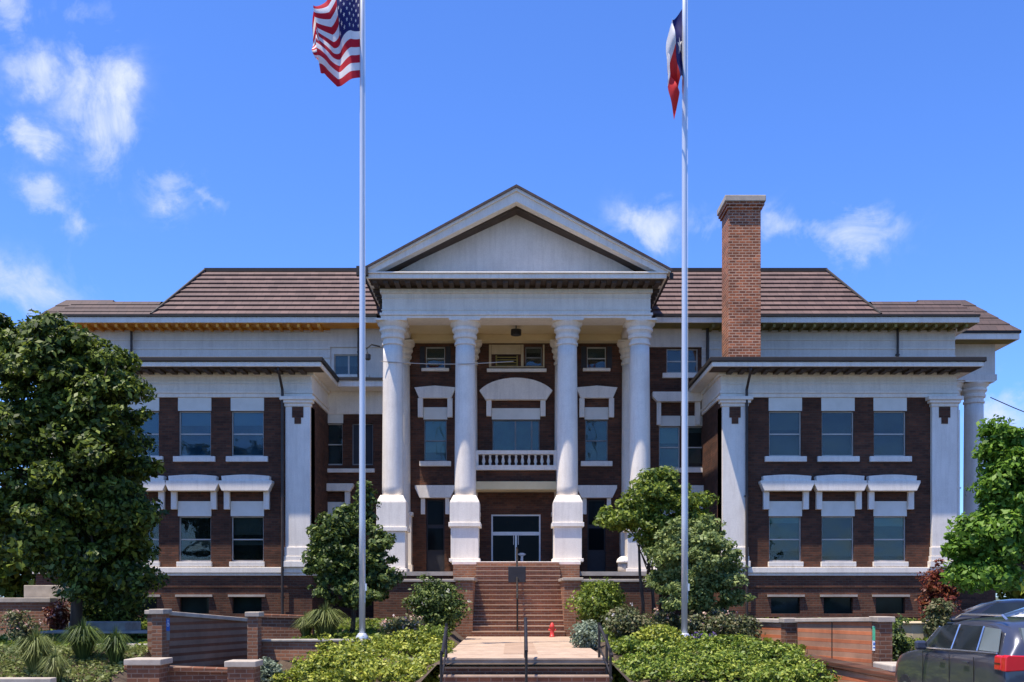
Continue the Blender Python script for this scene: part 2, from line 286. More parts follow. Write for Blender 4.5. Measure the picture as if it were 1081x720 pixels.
for (px, py, rx, ry, st) in clouds:       # each cloud: an ellipsoid of directions in the real sky
    d = Vector(((px-540.5)/F, 1, (630-py)/F)); ln = d.length; d.normalize()
    rt = Vector((d.y, -d.x, 0)).normalized(); up = rt.cross(d)*1.0
    df = N(nt, 'ShaderNodeVectorMath', operation='SUBTRACT'); L(nt, wad.outputs[0], df.inputs[0]); df.inputs[1].default_value = d
    dx = N(nt, 'ShaderNodeVectorMath', operation='DOT_PRODUCT'); L(nt, df.outputs[0], dx.inputs[0]); dx.inputs[1].default_value = rt*(F*ln/rx/ (ln*ln))
    dz = N(nt, 'ShaderNodeVectorMath', operation='DOT_PRODUCT'); L(nt, df.outputs[0], dz.inputs[0]); dz.inputs[1].default_value = up*(F*ln/ry/ (ln*ln)) 
    a = N(nt, 'ShaderNodeMath', operation='MULTIPLY'); L(nt, dx.outputs['Value'], a.inputs[0]); L(nt, dx.outputs['Value'], a.inputs[1])
    b = N(nt, 'ShaderNodeMath', operation='MULTIPLY_ADD'); L(nt, dz.outputs['Value'], b.inputs[0]); L(nt, dz.outputs['Value'], b.inputs[1]); L(nt, a.outputs[0], b.inputs[2])
    ng = N(nt, 'ShaderNodeMath', operation='MULTIPLY'); ng.inputs[1].default_value = -1.3; L(nt, b.outputs[0], ng.inputs[0])
    ex = N(nt, 'ShaderNodeMath', operation='EXPONENT'); L(nt, ng.outputs[0], ex.inputs[0])
    # forward half only
    dd = N(nt, 'ShaderNodeVectorMath', operation='DOT_PRODUCT'); L(nt, nrm.outputs[0], dd.inputs[0]); dd.inputs[1].default_value = d
    gt = N(nt, 'ShaderNodeMath', operation='GREATER_THAN'); gt.inputs[1].default_value = .5; L(nt, dd.outputs['Value'], gt.inputs[0])
    g2 = N(nt, 'ShaderNodeMath', operation='MULTIPLY'); g2.inputs[1].default_value = st; L(nt, gt.outputs[0], g2.inputs[0])
    mu = N(nt, 'ShaderNodeMath', operation='MULTIPLY'); L(nt, ex.outputs[0], mu.inputs[0]); L(nt, g2.outputs[0], mu.inputs[1])
    if acc is None: acc = mu.outputs[0]
    else:
        mxn = N(nt, 'ShaderNodeMath', operation='MAXIMUM'); L(nt, acc, mxn.inputs[0]); L(nt, mu.outputs[0], mxn.inputs[1]); acc = mxn.outputs[0]
nz.inputs['Scale'].default_value = 17.0; nz.inputs['Roughness'].default_value = .68; nz.inputs['Distortion'].default_value = .9
dt = N(nt, 'ShaderNodeMath', operation='MULTIPLY_ADD'); dt.inputs[1].default_value = 2.1; dt.inputs[2].default_value = -1.12; L(nt, nz.outputs[0], dt.inputs[0])
d2 = N(nt, 'ShaderNodeMath', operation='MULTIPLY_ADD', use_clamp=True); d2.inputs[1].default_value = 1.02; L(nt, acc, d2.inputs[0]); L(nt, dt.outputs[0], d2.inputs[2])
d3 = N(nt, 'ShaderNodeMath', operation='MULTIPLY', use_clamp=True); d3.inputs[1].default_value = 2.2; L(nt, acc, d3.inputs[0])
cf = N(nt, 'ShaderNodeMath', operation='MULTIPLY', use_clamp=True); L(nt, d2.outputs[0], cf.inputs[0]); L(nt, d3.outputs[0], cf.inputs[1])
hsv = N(nt, 'ShaderNodeMix', data_type='RGBA', blend_type='MULTIPLY'); hsv.inputs[0].default_value = 1.0; L(nt, sky.outputs[0], hsv.inputs[6]); hsv.inputs[7].default_value = (.56, .85, 1.45, 1)
mixc = N(nt, 'ShaderNodeMix', data_type='RGBA'); L(nt, cf.outputs[0], mixc.inputs[0]); L(nt, hsv.outputs[2], mixc.inputs[6]); mixc.inputs[7].default_value = (4.3, 4.8, 6.6, 1)
L(nt, mixc.outputs[2], bg.inputs[0]); bg.inputs[1].default_value = .115
vs = scene.view_settings; vs.view_transform = 'Standard'; vs.look = 'None'; vs.gamma = 1; vs.exposure = 0.64

# ------------------------------------------------------------------ ground
struct(MB().box(-3000,3000,-600,5000,-.6,-.02).build('ground', 'far'))
struct(MB().box(-60,60,-15,19.6,-.3,0.0).build('street', 'asphalt'))
def gz(x, y):
    z = .16+.62*min(max((y-20.8)/2.8, 0), 1) + .49*min(max((y-23.6)/13.4, 0), 1)
    if (-8.4 < x < -3.3 and y < 25.4) or (-8.4 < x < -5.8 and y < 28.6): z = .16
    if 6.2 < x < 9.3 and y < 24.6: z = .10
    a = min(max((abs(x-.1)-1.75)/.5, 0), 1)
    return .70*(1-a)+z*a if y < 33.5 else z
mb = MB(); xs = [x*1.0 for x in range(-40, -10)]+[-10+x*.4 for x in range(51)]+[x*1.0 for x in range(11, 41)]+[-1.65,-2.2,1.85,2.3]; xs = sorted(xs); ys = [20.8+i*.7 for i in range(24)]+[38,44,60,90]
mb.add([(x,y,gz(x,y)-.0) for y in ys for x in xs], [(j*len(xs)+i, j*len(xs)+i+1, (j+1)*len(xs)+i+1, (j+1)*len(xs)+i) for j in range(len(ys)-1) for i in range(len(xs)-1)
        if not (ys[j] < 24 and xs[i+1] > 9.0)])
struct(mb.build('lawn', 'soil'))
struct(MB().box(-40,-1.62,19.6,20.9,-.3,.15).box(-1.62,1.82,19.6,20.1,-.3,.15).box(1.82,40,19.6,20.9,-.3,.15).build('pavement', 'concrete'))
# parking lot on the right with distant cars
struct(MB().box(17.5,45,34,60,-.3,.92).build('parking_lot', 'asphalt'))
# front walk: landing + lower steps
jn = MB()
for y_ in (22.8, 24.6, 26.4, 28.8, 30.8): jn.box(-1.56, 1.76, y_, y_+.018, .78, .7925)
jn.box(.09, .108, 21.4, 32.9, .78, .7935)
struct(jn.build('paving_joints', 'stepc'))
X0, X1 = -1.57, 1.77
wk = MB(); wk.box(X0, X1, 21.3, 33.0, -.1, .79)
struct(wk.build('walkway', 'walk'))
st = MB()
for i in range(1, 5): st.box(X0-.02, X1+.02, 21.3-.3*i, 21.3, -.1, .79-.15*i-.04)
lo = struct(st.build('lower_steps', 'brick_dim'))
st = MB()
for i in range(0, 5): st.box(X0-.04, X1+.04, 21.3-.3*i-.02, 21.3-.3*i+.285, .79-.15*i-.036+(.004 if i==0 else 0), .79-.15*i+(.004 if i==0 else 0))
tr = struct(st.build('step_treads', 'walk'))
struct(MB().box(PX(532,24.5),PX(566,24.5),23.0,31.5 if False else 28.5,.78,.797).build('paving_inset', 'stepc'))

# ------------------------------------------------------------------ courthouse
CH = thing('courthouse', 'brown brick courthouse with white columned portico, pediment and two flat-roofed wings', 'courthouse')
YM, YW, YC = 41.0, 37.2, 40.6        # main wall, wing fronts, connector on the left
GB = .9
def P(mbv, name, mat, parent=CH, label=None, bevel=0): return mbv.build(name, mat, parent, label, bevel)

# --- window builders: every window is a part of its own, with glass, sill, panel and hood as sub-parts
wcount = 0
def window(cx, w, y, z0, z1, glass='g_grey', rail=None, upper=None, sill=True, panel=None, hood=None, sash='frame', label=None, name='window', sillw=.17, sillh=.2, mull=None, twin=False):
    """y = wall face; frame set back in the opening"""
    yf = y+.10; t = .038
    f = MB(); f.box(cx-w/2, cx-w/2+t, yf, yf+.08, z0, z1).box(cx+w/2-t, cx+w/2, yf, yf+.08, z0, z1)
    f.box(cx-w/2+t, cx+w/2-t, yf+.002, yf+.078, z1-t, z1).box(cx-w/2+t, cx+w/2-t, yf+.002, yf+.078, z0, z0+.06)
    if rail: f.box(cx-w/2+t, cx+w/2-t, yf+.004, yf+.07, rail-.022, rail+.022)
    if mull is not None:
        for mx_ in mull: f.box(cx+mx_-.03, cx+mx_+.03, yf+.006, yf+.066, z0+.06, z1-t)
    o = P(f, name, sash, label=label)
    def pane(za, zb, g):
        a, b = cx-w/2+t, cx+w/2-t
        if g not in BACK: MB().box(a, b, yf+.045, yf+.055, za, zb).build('glass', g, o); return
        bk_, bl_ = BACK[g]
        MB().box(a, b, yf+.030, yf+.036, za, zb).build('glass', 'pane', o)
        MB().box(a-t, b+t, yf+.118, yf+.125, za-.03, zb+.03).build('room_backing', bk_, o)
        fr_ = random.choice((.0, .25, .4, .55, .8)) if g != 'g_blue' else random.choice((.3,.5))
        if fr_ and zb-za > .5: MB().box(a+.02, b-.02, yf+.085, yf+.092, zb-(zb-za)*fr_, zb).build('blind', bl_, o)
    if upper and rail:
        pane(rail+.022, z1-t, upper); pane(z0+.06, rail-.022, glass)
    else: pane(z0+.06, z1-t, glass)
    if sill: MB().box(cx-w/2-sillw, cx+w/2+sillw, y-.12, y+.09, z0-sillh, z0-.003).build('sill', 'white', o, bevel=.015)
    if panel: MB().box(cx-w/2-.02, cx+w/2+.02, y-.025, y+.09, z1+.002, panel).build('header_panel', 'panelw', o, bevel=.008)
    if hood:
        zt, zc, zl, kind = hood        # top of cornice, underside of cornice, bottom of legs
        h = MB(); hw = w/2+(.28 if kind != 'arch' else .42)
        if kind == 'bow':
            n = 9; top = [(cx-hw+2*hw*i/n, zt+.05*math.sin(math.pi*i/n)) for i in range(n+1)]
            h.prism_y([(cx-hw+.03, (zt+zc)/2)] + top + [(cx+hw-.03, (zt+zc)/2)], y-.30, y+.02)
            h.prism_y([(cx-hw-.10, (zt+zc)/2+.10), (cx+hw+.10, (zt+zc)/2+.10), (cx+hw+.10,(zt+zc)/2+.02), (cx+hw-.03, zc), (cx-hw+.03, zc), (cx-hw-.10,(zt+zc)/2+.02)], y-.36, y+.018)
        elif kind == 'flat':
            h.prism_y([(cx-hw-.1, zt), (cx+hw+.1, zt), (cx+hw+.1, zt-.10), (cx+hw-.03, zc), (cx-hw+.03, zc), (cx-hw-.1, zt-.10)], y-.28, y+.02)
        elif kind == 'keyed':       # flared lintel
            h.prism_y([(cx-hw-.08, zt-.07), (cx, zt), (cx+hw+.08, zt-.07), (cx+hw-.10, zc), (cx-hw+.10, zc)], y-.20, y+.02)
        elif kind == 'arch':
            n = 14; zb = zc+(zt-zc)*.42
            top = [(cx+(hw+.08)*math.sin(R(a)) / math.sin(R(62)), zb+(zt-zb)*(math.cos(R(a))-math.cos(R(62)))/(1-math.cos(R(62)))) for a in [-62+124*i/n for i in range(n+1)]]
            h.prism_y([(cx-hw+.16, zc)] + top + [(cx+hw-.16, zc)], y-.26, y+.02)
        lw = .2
        if zl:
            for s in (-1, 1):
                h.box(cx+s*(w/2+.03), cx+s*(w/2+.03+lw), y-.16, y+.015, zl, zc+.003)
        h.build('hood', 'white', o, bevel=.012)
    return o

# wing windows
xs_w = [9.60, 11.48, 13.34]
wing_holes = []
for x in xs_w:
    wing_holes.append((x-.575, x+.575, 7.06, 8.68)); wing_holes.append((x-.575, x+.575, 3.30, 4.92)); wing_holes.append((x-.52, x+.52, 1.45, 2.02))
WX0, WX1 = 7.33, 15.66
def mirror(h, s): return h if s > 0 else [(-b, -a, c, d) for a, b, c, d in h]
for s in (1, -1):
    side = 'right' if s > 0 else 'left'
    a, b = (WX0, WX1) if s > 0 else (-WX1, -WX0)
    up = [h for h in wing_holes if h[2] > 3]; lw_ = [h for h in wing_holes if h[2] < 3]
    wm = MB(); wm.wall(a, b, 2.86, 9.16, YW, mirror(up, s))
    wm.quad((a,YW,2.86),(a,YW,9.16),(a,YM+5,9.16),(a,YM+5,2.86)); wm.quad((b,YW,2.86),(b,YM+(5 if s>0 else 0),2.86),(b,YM+(5 if s>0 else 0),9.16),(b,YW,9.16))
    P(wm, 'wall', 'brick', label='dark brown brick front wall of the %s wing' % side)
    wm = MB(); wm.wall(a-.05, b+.05, GB, 2.9, YW-.05, mirror(lw_, s), reveal=.25)
    wm.quad((a-.05,YW-.05,GB),(a-.05,YW-.05,2.9),(a-.05,YM+5,2.9),(a-.05,YM+5,GB)); wm.quad((b+.05,YW-.05,GB),(b+.05,YM+5,GB),(b+.05,YM+5,2.9),(b+.05,YW-.05,2.9))
    P(wm, 'basement_wall', 'brick_base')
    # proud brick bands on the basement
    bb = MB()
    for z in (1.32, 2.38): bb.box(a-.07, b+.07, YW-.085, YW-.04, z, z+.07)
    P(bb, 'brick_band', 'brick_base')
    # water table
    P(MB().box(a-.14, b+.14, YW-.16, YM+4, 2.90, 3.10).box(a-.09, b+.09, YW-.11, YM+4, 2.80, 2.897), 'water_table', 'white', bevel=.015)
    # pilasters at the corners
    for px_ in ((WX0+.44, WX1-.44) if s > 0 else (-WX1+.44, -WX0-.44)):
        pm = MB(); pm.box(px_-.44, px_+.44, YW-.16, YW+.72 if abs(px_) > 14 or True else 0, 3.75, 8.86)
        o = P(pm, 'pilaster', 'white', bevel=.01)
        b_ = MB(); b_.box(px_-.54, px_+.54, YW-.26, YW+.05, 3.105, 3.32).box(px_-.50, px_+.50, YW-.22, YW+.04, 3.322, 3.5).box(px_-.47, px_+.47, YW-.20, YW+.03, 3.502, 3.82); b_.build('base', 'white', o, bevel=.015)
        cpt = MB(); cpt.box(px_-.48, px_+.48, YW-.20, YW+.03, 8.82, 8.93).box(px_-.55, px_+.55, YW-.27, YW+.04, 8.932, 9.03).box(px_-.62, px_+.62, YW-.33, YW+.05, 9.032, 9.157); cpt.build('capital', 'white', o, bevel=.015)
        # stepped brown drop ornament under the capital
        pts = [(-.19,8.80),(.19,8.80),(.19,8.42),(.11,8.42),(.11,8.20),(-.11,8.20),(-.11,8.42),(-.19,8.42)]
        MB().prism_y([(px_+q[0]*1.05, q[1]) for q in pts], YW-.185, YW-.15).build('drop_ornament', 'brick', o)
    # entablature of the wing
    e = MB(); e.box(a-.05, b+.05, YW-.07, YM+5, 9.16, 9.30).box(a-.09, b+.09, YW-.11, YM+5, 9.302, 9.40).box(a-.04, b+.04, YW-.06, YM+5, 9.402, 9.92).box(a-.12, b+.12, YW-.16, YM+5, 9.922, 10.03)
    e.box(a-.06, b+.06, YW-.08, YW-.03, 9.60, 9.64).box(a-.055, b+.055, YW-.075, YW-.03, 9.72, 9.74)
    P(e, 'entablature', 'white', bevel=.01)
    # cornice: soffit slab, fascia, gutter
    pr = 1.08
    c = MB(); c.box(a-.55, b+.55, YW-pr, YM+5, 10.035, 10.20); P(c, 'cornice', 'white', bevel=.02)
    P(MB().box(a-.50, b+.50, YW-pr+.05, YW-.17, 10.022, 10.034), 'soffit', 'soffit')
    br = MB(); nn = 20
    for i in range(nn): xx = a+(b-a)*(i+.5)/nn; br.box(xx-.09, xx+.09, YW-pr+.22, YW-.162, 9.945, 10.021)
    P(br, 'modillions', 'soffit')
    P(MB().box(a-.62, b+.62, YW-pr-.07, YM+5, 10.202, 10.36), 'gutter', 'gutter', bevel=.02)
    # windows
    for i, x in enumerate(xs_w):
        X = s*x
        if s > 0: up_g, lo_u, lo_l = 'g_grey', ('g_teal' if i != 1 else 'g_dark'), 'g_dark'
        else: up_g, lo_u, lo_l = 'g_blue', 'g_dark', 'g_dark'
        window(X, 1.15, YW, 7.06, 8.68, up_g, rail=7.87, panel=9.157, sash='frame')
        window(X, 1.15, YW, 3.30, 4.92, lo_l, rail=4.10, upper=lo_u, panel=5.46, hood=(6.33, 5.80, 5.16, 'bow'), sillw=.05, sillh=.18, label='window with a bowed white hood over a brick inset')
        # white strip behind panel sides joins hood legs
        o = P(MB().box(X-.60, X+.60, YW+.12, YW+.14, 1.40, 2.06), 'basement_window', 'g_dark')
        MB().box(X-.66, X+.66, YW-.14, YW-.045, 2.05, 2.13).build('lintel', 'concrete', o)
# downpipes
def pipe(x, y, z0, z1, jog=None, mat='pipe', r=.05):
    pts = [(x,y,z0),(x,y,z1)] if not jog else [(x,y,z0),(x,y,jog[1]),(x+jog[0],y+jog[2],jog[1]+jog[3]),(x+jog[0],y+jog[2],z1)]
    m = MB(); m.tube(pts, r, 8); 
    for z in (z0+1, (z0+z1)/2): m.box(x-.075, x+.075, y-.02, y+.09, z, z+.05)
    P(m, 'downpipe', mat)
pipe(8.30-.13, YW-.24, 1.0, 10.2, (-.02, 9.4, -.75, .55)); pipe(-8.32+.02, YW-.24, 1.0, 10.2, (.02, 9.4, -.75, .55))
pipe(15.75, YW-.12, 3.1, 8.7, mat='white', r=.035)

# --- main block walls
def hw(px, d=YM): return (px-545)*d/F
recess = []
# third-floor, second-floor windows in right recess; mirrored onto left attic level
z3a, z3b = 2.05+(630-393)*YM/F, 2.05+(630-369)*YM/F
zz = lambda y, d=YM: 2.05+(630-y)*d/F
holes = [(5.93, 7.16, zz(394), zz(368)), (5.63, 6.45, zz(494), zz(450)), (6.71, 7.5, zz(494), zz(450))]
# portico back wall holes
ph = []
for s in (-1, 1):
    x = s*3.17
    ph += [(x-.38, x+.38, zz(389), zz(366)), (x-.45, x+.45, zz(487), zz(443)), (x-.36, x+.36, 2.95, zz(527))]
ph += [(-.82,.10,zz(387),zz(375)), (.37,1.02,zz(387),zz(366)), (-.93,.93,zz(479),zz(443)), (-.97,.97,3.31,zz(543))]
mw = MB(); mw.wall(-4.95, 4.95, 2.95, 12.2, YM, ph, reveal=.25); P(mw, 'wall', 'brick', label='brown brick back wall of the portico')
mw = MB(); mw.wall(4.95, 7.4, GB, 11.9, YM, holes); P(mw, 'wall', 'brick', label='recessed brown brick wall right of the portico')
lh = [(-7.16, -5.93, zz(396), zz(374))]
mw = MB(); mw.wall(-7.4, -4.95, 10.3, 11.9, YM, lh); P(mw, 'wall', 'tymp', label='pale attic wall left of the portico')
# left connector bay
lc = [(-7.50+.02, -6.73, 7.06, 8.62), (-6.35, -5.55, 7.06, 8.62)]
lc = [(hw(343,YC), hw(362,YC), zz(491,YC), zz(447,YC)), (hw(372,YC), hw(394,YC), zz(491,YC), zz(447,YC)), (hw(345,YC), hw(364,YC), 3.3, zz(545,YC))]
mw = MB(); mw.wall(-7.5, -4.9, GB, 9.2, YC, lc); P(mw, 'wall', 'brick', label='recessed brown brick bay left of the portico')
e = MB(); e.box(-7.4, -4.95, YC-.07, YM+.5, 9.16, 9.40).box(-7.4,-4.95,YC-.05,YM+.5,9.402,10.03); P(e, 'entablature', 'white')
P(MB().box(-6.76, -5.0, YC-1.05, YM-.01, 10.035, 10.26), 'cornice', 'white'); P(MB().box(-6.70, -5.0, YC-1.12, YM-.01, 10.262, 10.36), 'gutter', 'gutter')
window(hw(352.5,YC), hw(362)-hw(343)+0, YC, lc[0][2], lc[0][3], 'g_grey', rail=zz(469,YC), panel=zz(436,YC), sash='frame', sill=False)
window(hw(383,YC), hw(394)-hw(372), YC, lc[1][2], lc[1][3], 'shade_dark', sash='sash', sill=False)
P(MB().box(hw(339,YC), hw(396,YC), YC-.12, YC+.02, zz(499,YC), zz(495,YC)), 'sill', 'white')
window(hw(354.5,YC), hw(364,YC)-hw(345,YC), YC, 3.3, zz(545,YC), 'g_dark', panel=zz(530,YC), hood=(zz(511,YC), zz(519,YC), zz(545,YC), 'flat'), sash='sash')
window(-6.545, 1.23, YM, zz(396), zz(374), 'g_dark', sash='frame', mull=[-.05], sillh=.1)
# right recess windows
window(6.545, 1.23, YM, zz(394), zz(368), 'g_grey', rail=zz(381), sash='frame', mull=[.0])
for (a, b, *_), g in zip(holes[1:], ('g_teal', 'g_dark')):
    window((a+b)/2, b-a, YM, zz(494), zz(450), 'g_grey' if g=='g_dark' else g, upper=g, rail=zz(472), panel=zz(439), sill=False, sash='frame')
hd = MB(); a, b = 5.45, 7.33
hd.prism_y([(a-.1, zz(415)), (b, zz(415)), (b, zz(420)), (b-.1, zz(425)), (a+.08, zz(425)), (a-.1, zz(420))], YM-.3, YM+.02)
hd.box(a+.08, a+.24, YM-.16, YM+.015, zz(449), zz(424.9)).box(b-.3, b-.1, YM-.16, YM+.015, zz(449), zz(424.9)).box(6.49,6.67,YM-.10,YM+.012,zz(439),zz(424.9))
P(hd, 'window_hood', 'white'); P(MB().box(5.5, 7.32, YM-.12, YM+.02, zz(499), zz(494.2)), 'sill', 'white')
window(6.5, 1.3, YM+.0, 3.6, 5.0, 'g_dark', panel=5.5, hood=(zz(513), zz(523), 5.2, 'flat'), sash='frame', sill=False)
# outer main block walls beyond the wings + end porticos
for s in (1, -1):
    a, b = sorted((s*15.6, s*17.2))
    m = MB(); m.box(a, b, YM, 54, GB, 11.4); P(m, 'wall', 'brick', label='brick end block behind the %s wing' % ('right' if s>0 else 'left'))
    P(MB().box(*sorted((s*17.2, s*19.9)), 43.2, 54, GB, 3.0), 'porch_base', 'brick_base')
    P(MB().box(*sorted((s*17.22, s*20.0)), 43.1, 54, 3.002, 3.2), 'porch_slab', 'white')
    # frieze all round the end block
    a, b = sorted((s*7.3, s*17.25))
    P(MB().box(a, b, YM-.08, 54.1, 11.10, 11.42).box(a, b+.0, YM-.12, 54.1, 11.422, 11.52).box(a, b, YM-.06, 54.1, 11.522, 12.44).box(a, b, YM-.14, 54.1, 12.442, 12.50), 'frieze', 'tymp')
    P(MB().box(a, b, YM-.13, YM+.2, 12.502, 12.561), 'eave_board', 'ochre' if s < 0 else 'ochre_dim'); P(MB().box(a, b, YM-.10, YM-.05, 11.78, 11.83), 'frieze_moulding', 'white'); P(MB().box(a, b, YM-.10, YM-.05, 12.12, 12.15), 'frieze_moulding', 'white')  # eave board colour holds the painted bounce, orange left, dimmer right
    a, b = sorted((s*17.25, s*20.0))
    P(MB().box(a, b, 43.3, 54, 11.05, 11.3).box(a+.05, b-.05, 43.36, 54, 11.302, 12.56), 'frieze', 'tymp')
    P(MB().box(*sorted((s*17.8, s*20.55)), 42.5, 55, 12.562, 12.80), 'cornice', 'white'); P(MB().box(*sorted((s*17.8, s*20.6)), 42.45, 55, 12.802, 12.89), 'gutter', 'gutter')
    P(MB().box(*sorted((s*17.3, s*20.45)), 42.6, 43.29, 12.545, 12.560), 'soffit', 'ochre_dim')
# recess friezes
for s in (1, -1):
    a, b = sorted((s*4.95, s*7.3))
    P(MB().box(a, b, YM-.08, YM+.3, 11.86, 12.0).box(a, b, YM-.06, YM+.3, 12.002, 12.56), 'frieze', 'tymp')
# main eave, soffit and brackets
for s in (1, -1):
    a, b = sorted((s*5.35, s*17.8))
    P(MB().box(a, b, 40.0, 55, 12.575, 12.80), 'cornice', 'white', bevel=.02)
    P(MB().box(a, b, 39.93, 40.06, 12.802, 12.885), 'gutter', 'gutter')
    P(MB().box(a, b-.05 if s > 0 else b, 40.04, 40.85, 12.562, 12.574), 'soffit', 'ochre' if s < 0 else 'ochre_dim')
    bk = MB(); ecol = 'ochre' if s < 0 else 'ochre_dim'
    for i in range(26):
        xx = s*(7.6+i*.39)
        bk.box(xx-.05, xx+.05, 40.1, 40.855, 12.44, 12.561)
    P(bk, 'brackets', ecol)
pipe(hw(136,40.5), 40.8, 10.4, 12.6); pipe(hw(951,40.5), 40.8, 10.4, 12.6); pipe(hw(748,40.7), 40.85, 9.0, 12.6, r=.06); pipe(hw(379,40.7), 40.75, 10.4, 12.8, r=.06)

# end portico columns
def column(x, y, z0, z1, r0, r1, ped=None, cap=True, base=True):
    prof = []; zc = z1-.87 if cap else z1
    for i in range(13):
        t = i/12; prof.append((r0+(r1-r0)*(t**1.6), z0+(zc-z0)*t))
    m = MB(); m.sm = True; m.lathe(x, y, prof, 32); o = P(m, 'column', 'white')
    if cap:
        c = MB(); c.sm = True
        pr = [(r1*1.0, zc-.02), (r1*1.12, zc), (r1*1.12, zc+.08), (r1*1.0, zc+.09), (r1*1.02, zc+.20), (r1*1.20, zc+.24), (r1*1.24, zc+.34), (r1*1.12, zc+.36), (r1*1.22, zc+.46), (r1*1.36, zc+.50), (r1*1.38, zc+.58), (r1*1.25, zc+.60), (r1*1.42, zc+.70), (r1*1.56, zc+.74), (r1*1.60, zc+.80)]
        c.lathe(x, y, pr, 32); c.sm = False; c.box(x-r1*1.60, x+r1*1.60, y-r1*1.60, y+r1*1.60, z1-.07, z1-.001)
        co_ = c.build('capital', 'white', o); 
        md = co_.modifiers.new('e', 'EDGE_SPLIT'); md.split_angle = R(40)
    return o
def pedestal(o, x, y, z0, zs, y_half=.5):
    """two tier pedestal under a column from z0 to zs"""
    m = MB(); k = zs-z0
    m.box(x-.56, x+.56, y-.56, y+.56, z0, z0+.12).box(x-.50, x+.50, y-.50, y+.50, z0+.122, z0+k*.55)
    m.box(x-.58, x+.58, y-.58, y+.58, z0+k*.55+.002, z0+k*.55+.16)
    n = z0+k*.55+.162
    m.box(x-.535, x+.535, y-.535, y+.535, n, zs-.14)
    t0, t1 = .535, .41
    vs_ = [(x-t0,y-t0,zs-.138),(x+t0,y-t0,zs-.138),(x+t0,y+t0,zs-.138),(x-t0,y+t0,zs-.138),(x-t1,y-t1,zs+.12),(x+t1,y-t1,zs+.12),(x+t1,y+t1,zs+.12),(x-t1,y+t1,zs+.12)]
    m.add(vs_, [(0,3,2,1),(4,5,6,7),(0,1,5,4),(1,2,6,5),(2,3,7,6),(3,0,4,7)])
    m.build('pedestal', 'white', o, bevel=.015)
for x in (-4.5, -1.86, 1.86, 4.5):
    inner = abs(x) < 3
    o = column(x, 38.0, 5.58, 12.07, .39, .35); pedestal(o, x, 38.0, 3.31 if inner else 2.95, 5.60)
    o = column(x, 40.93, 3.9, 12.03, .36, .33, cap=True)
    b_ = MB(); b_.box(x-.42, x+.42, 40.5, 41.05, 3.3, 5.2).box(x-.48, x+.48, 40.45, 41.05, 5.202, 5.34).box(x-.46, x+.46, 40.46, 41.05, 2.95, 3.298); b_.build('pedestal', 'white', o)
for s in (1, -1):
    column(s*19.3, 43.9, 3.2, 11.05, .42, .38)
    column(s*18.3, 43.95, 3.2, 11.05, .40, .36)
    P(MB().box(*sorted((s*17.2, s*17.42)), 43.3, 54, 3.2, 11.05), 'wall', 'brick')
    column(s*19.5, 49.0, 3.2, 11.05, .42, .38)

# portico floor, platform, stairs
P(MB().box(-5.1, 5.1, 37.25, YM+.1, GB, 2.80), 'porch_base', 'brick_base')
P(MB().box(-5.2, 5.2, 37.15, YM, 2.802, 2.95), 'porch_slab', 'concrete')
P(MB().box(-2.2, 2.2, 37.35, YM, 2.952, 3.20), 'platform', 'brick_stairs'); P(MB().box(-2.30, 2.30, 37.22, YM-.001, 3.202, 3.31), 'platform_slab', 'white', bevel=.01)
sm = MB(); tm = MB()
for k in range(1, 16):
    z = .79+.168*k; y = 33+.287*(k-1)
    wdt = 1.47 if k < 12 else 1.47
    sm.box(-wdt+.05, wdt+.05, y, 37.24, z-.168, z-.035)
    if k < 15: tm.box(-wdt-.01+.05, wdt+.01+.05, y-.025, y+.29, z-.033, z)
P(sm, 'stair_risers', 'brick_stairs', label='brick risers of the central entrance stairs'); P(tm, 'stair_treads', 'stepc')
# wall of the platform beside the stairs (visible above cheek walls)
P(MB().box(-2.24, -1.43, 36.9, 37.3, GB, 3.19), 'platform_face', 'brick_stairs'); P(MB().box(1.53, 2.24, 36.9, 37.3, GB, 3.19), 'platform_face', 'brick_stairs')
for s in (-1, 1):
    x0, x1 = sorted((s*1.455+.05, s*2.0+.05))
    ck = P(MB().box(x0, x1, 33.1, 36.88, .7, 2.56), 'cheek_wall', 'brick_stairs'); MB().box(x0-.06, x1+.06, 33.04, 36.885, 2.562, 2.66).build('coping', 'concrete', ck, bevel=.015)
    x0, x1 = sorted((s*2.06, s*4.75))
    ck = P(MB().box(x0, x1, 36.0, 36.35, .7, 2.56), 'terrace_wall', 'brick_base'); MB().box(x0, x1, 35.93, 36.42, 2.562, 2.66).build('coping', 'concrete', ck, bevel=.015)
    ck = P(MB().box(*sorted((s*4.4, s*4.75)), 36.36, 37.2, .7, 2.56), 'terrace_wall', 'brick_base')
# entablature of the portico
en = MB()
for z0, z1, o_ in ((12.075, 12.17, .03), (12.172, 12.26, .08), (12.262, 12.97, 0.0), (12.972, 13.12, .07)):
    en.box(-4.83-o_, 4.83+o_, 37.5-o_, 38.5, z0, z1)
    for s in (-1, 1): en.box(*sorted((s*(4.83+o_), s*4.1)), 38.502, YM-.01, z0, z1)
en.box(-4.86, 4.86, 37.47, 37.55, 12.36, 12.40).box(-4.85, 4.85, 37.48, 37.55, 12.78, 12.81)
P(en, 'entablature', 'white', bevel=.012)
P(MB().box(-4.09, 4.09, 38.51, YM-.01, 12.28, 12.36), 'ceiling', 'cream')
P(MB().box(-4.09, 4.09, 40.55, YM-.012, 12.02, 12.27), 'ceiling_beam', 'cream')
bm_ = MB()
for x in (-1.86, 1.86): bm_.box(x-.3, x+.3, 38.512, 40.54, 12.08, 12.27)
P(bm_, 'ceiling_beam', 'cream')
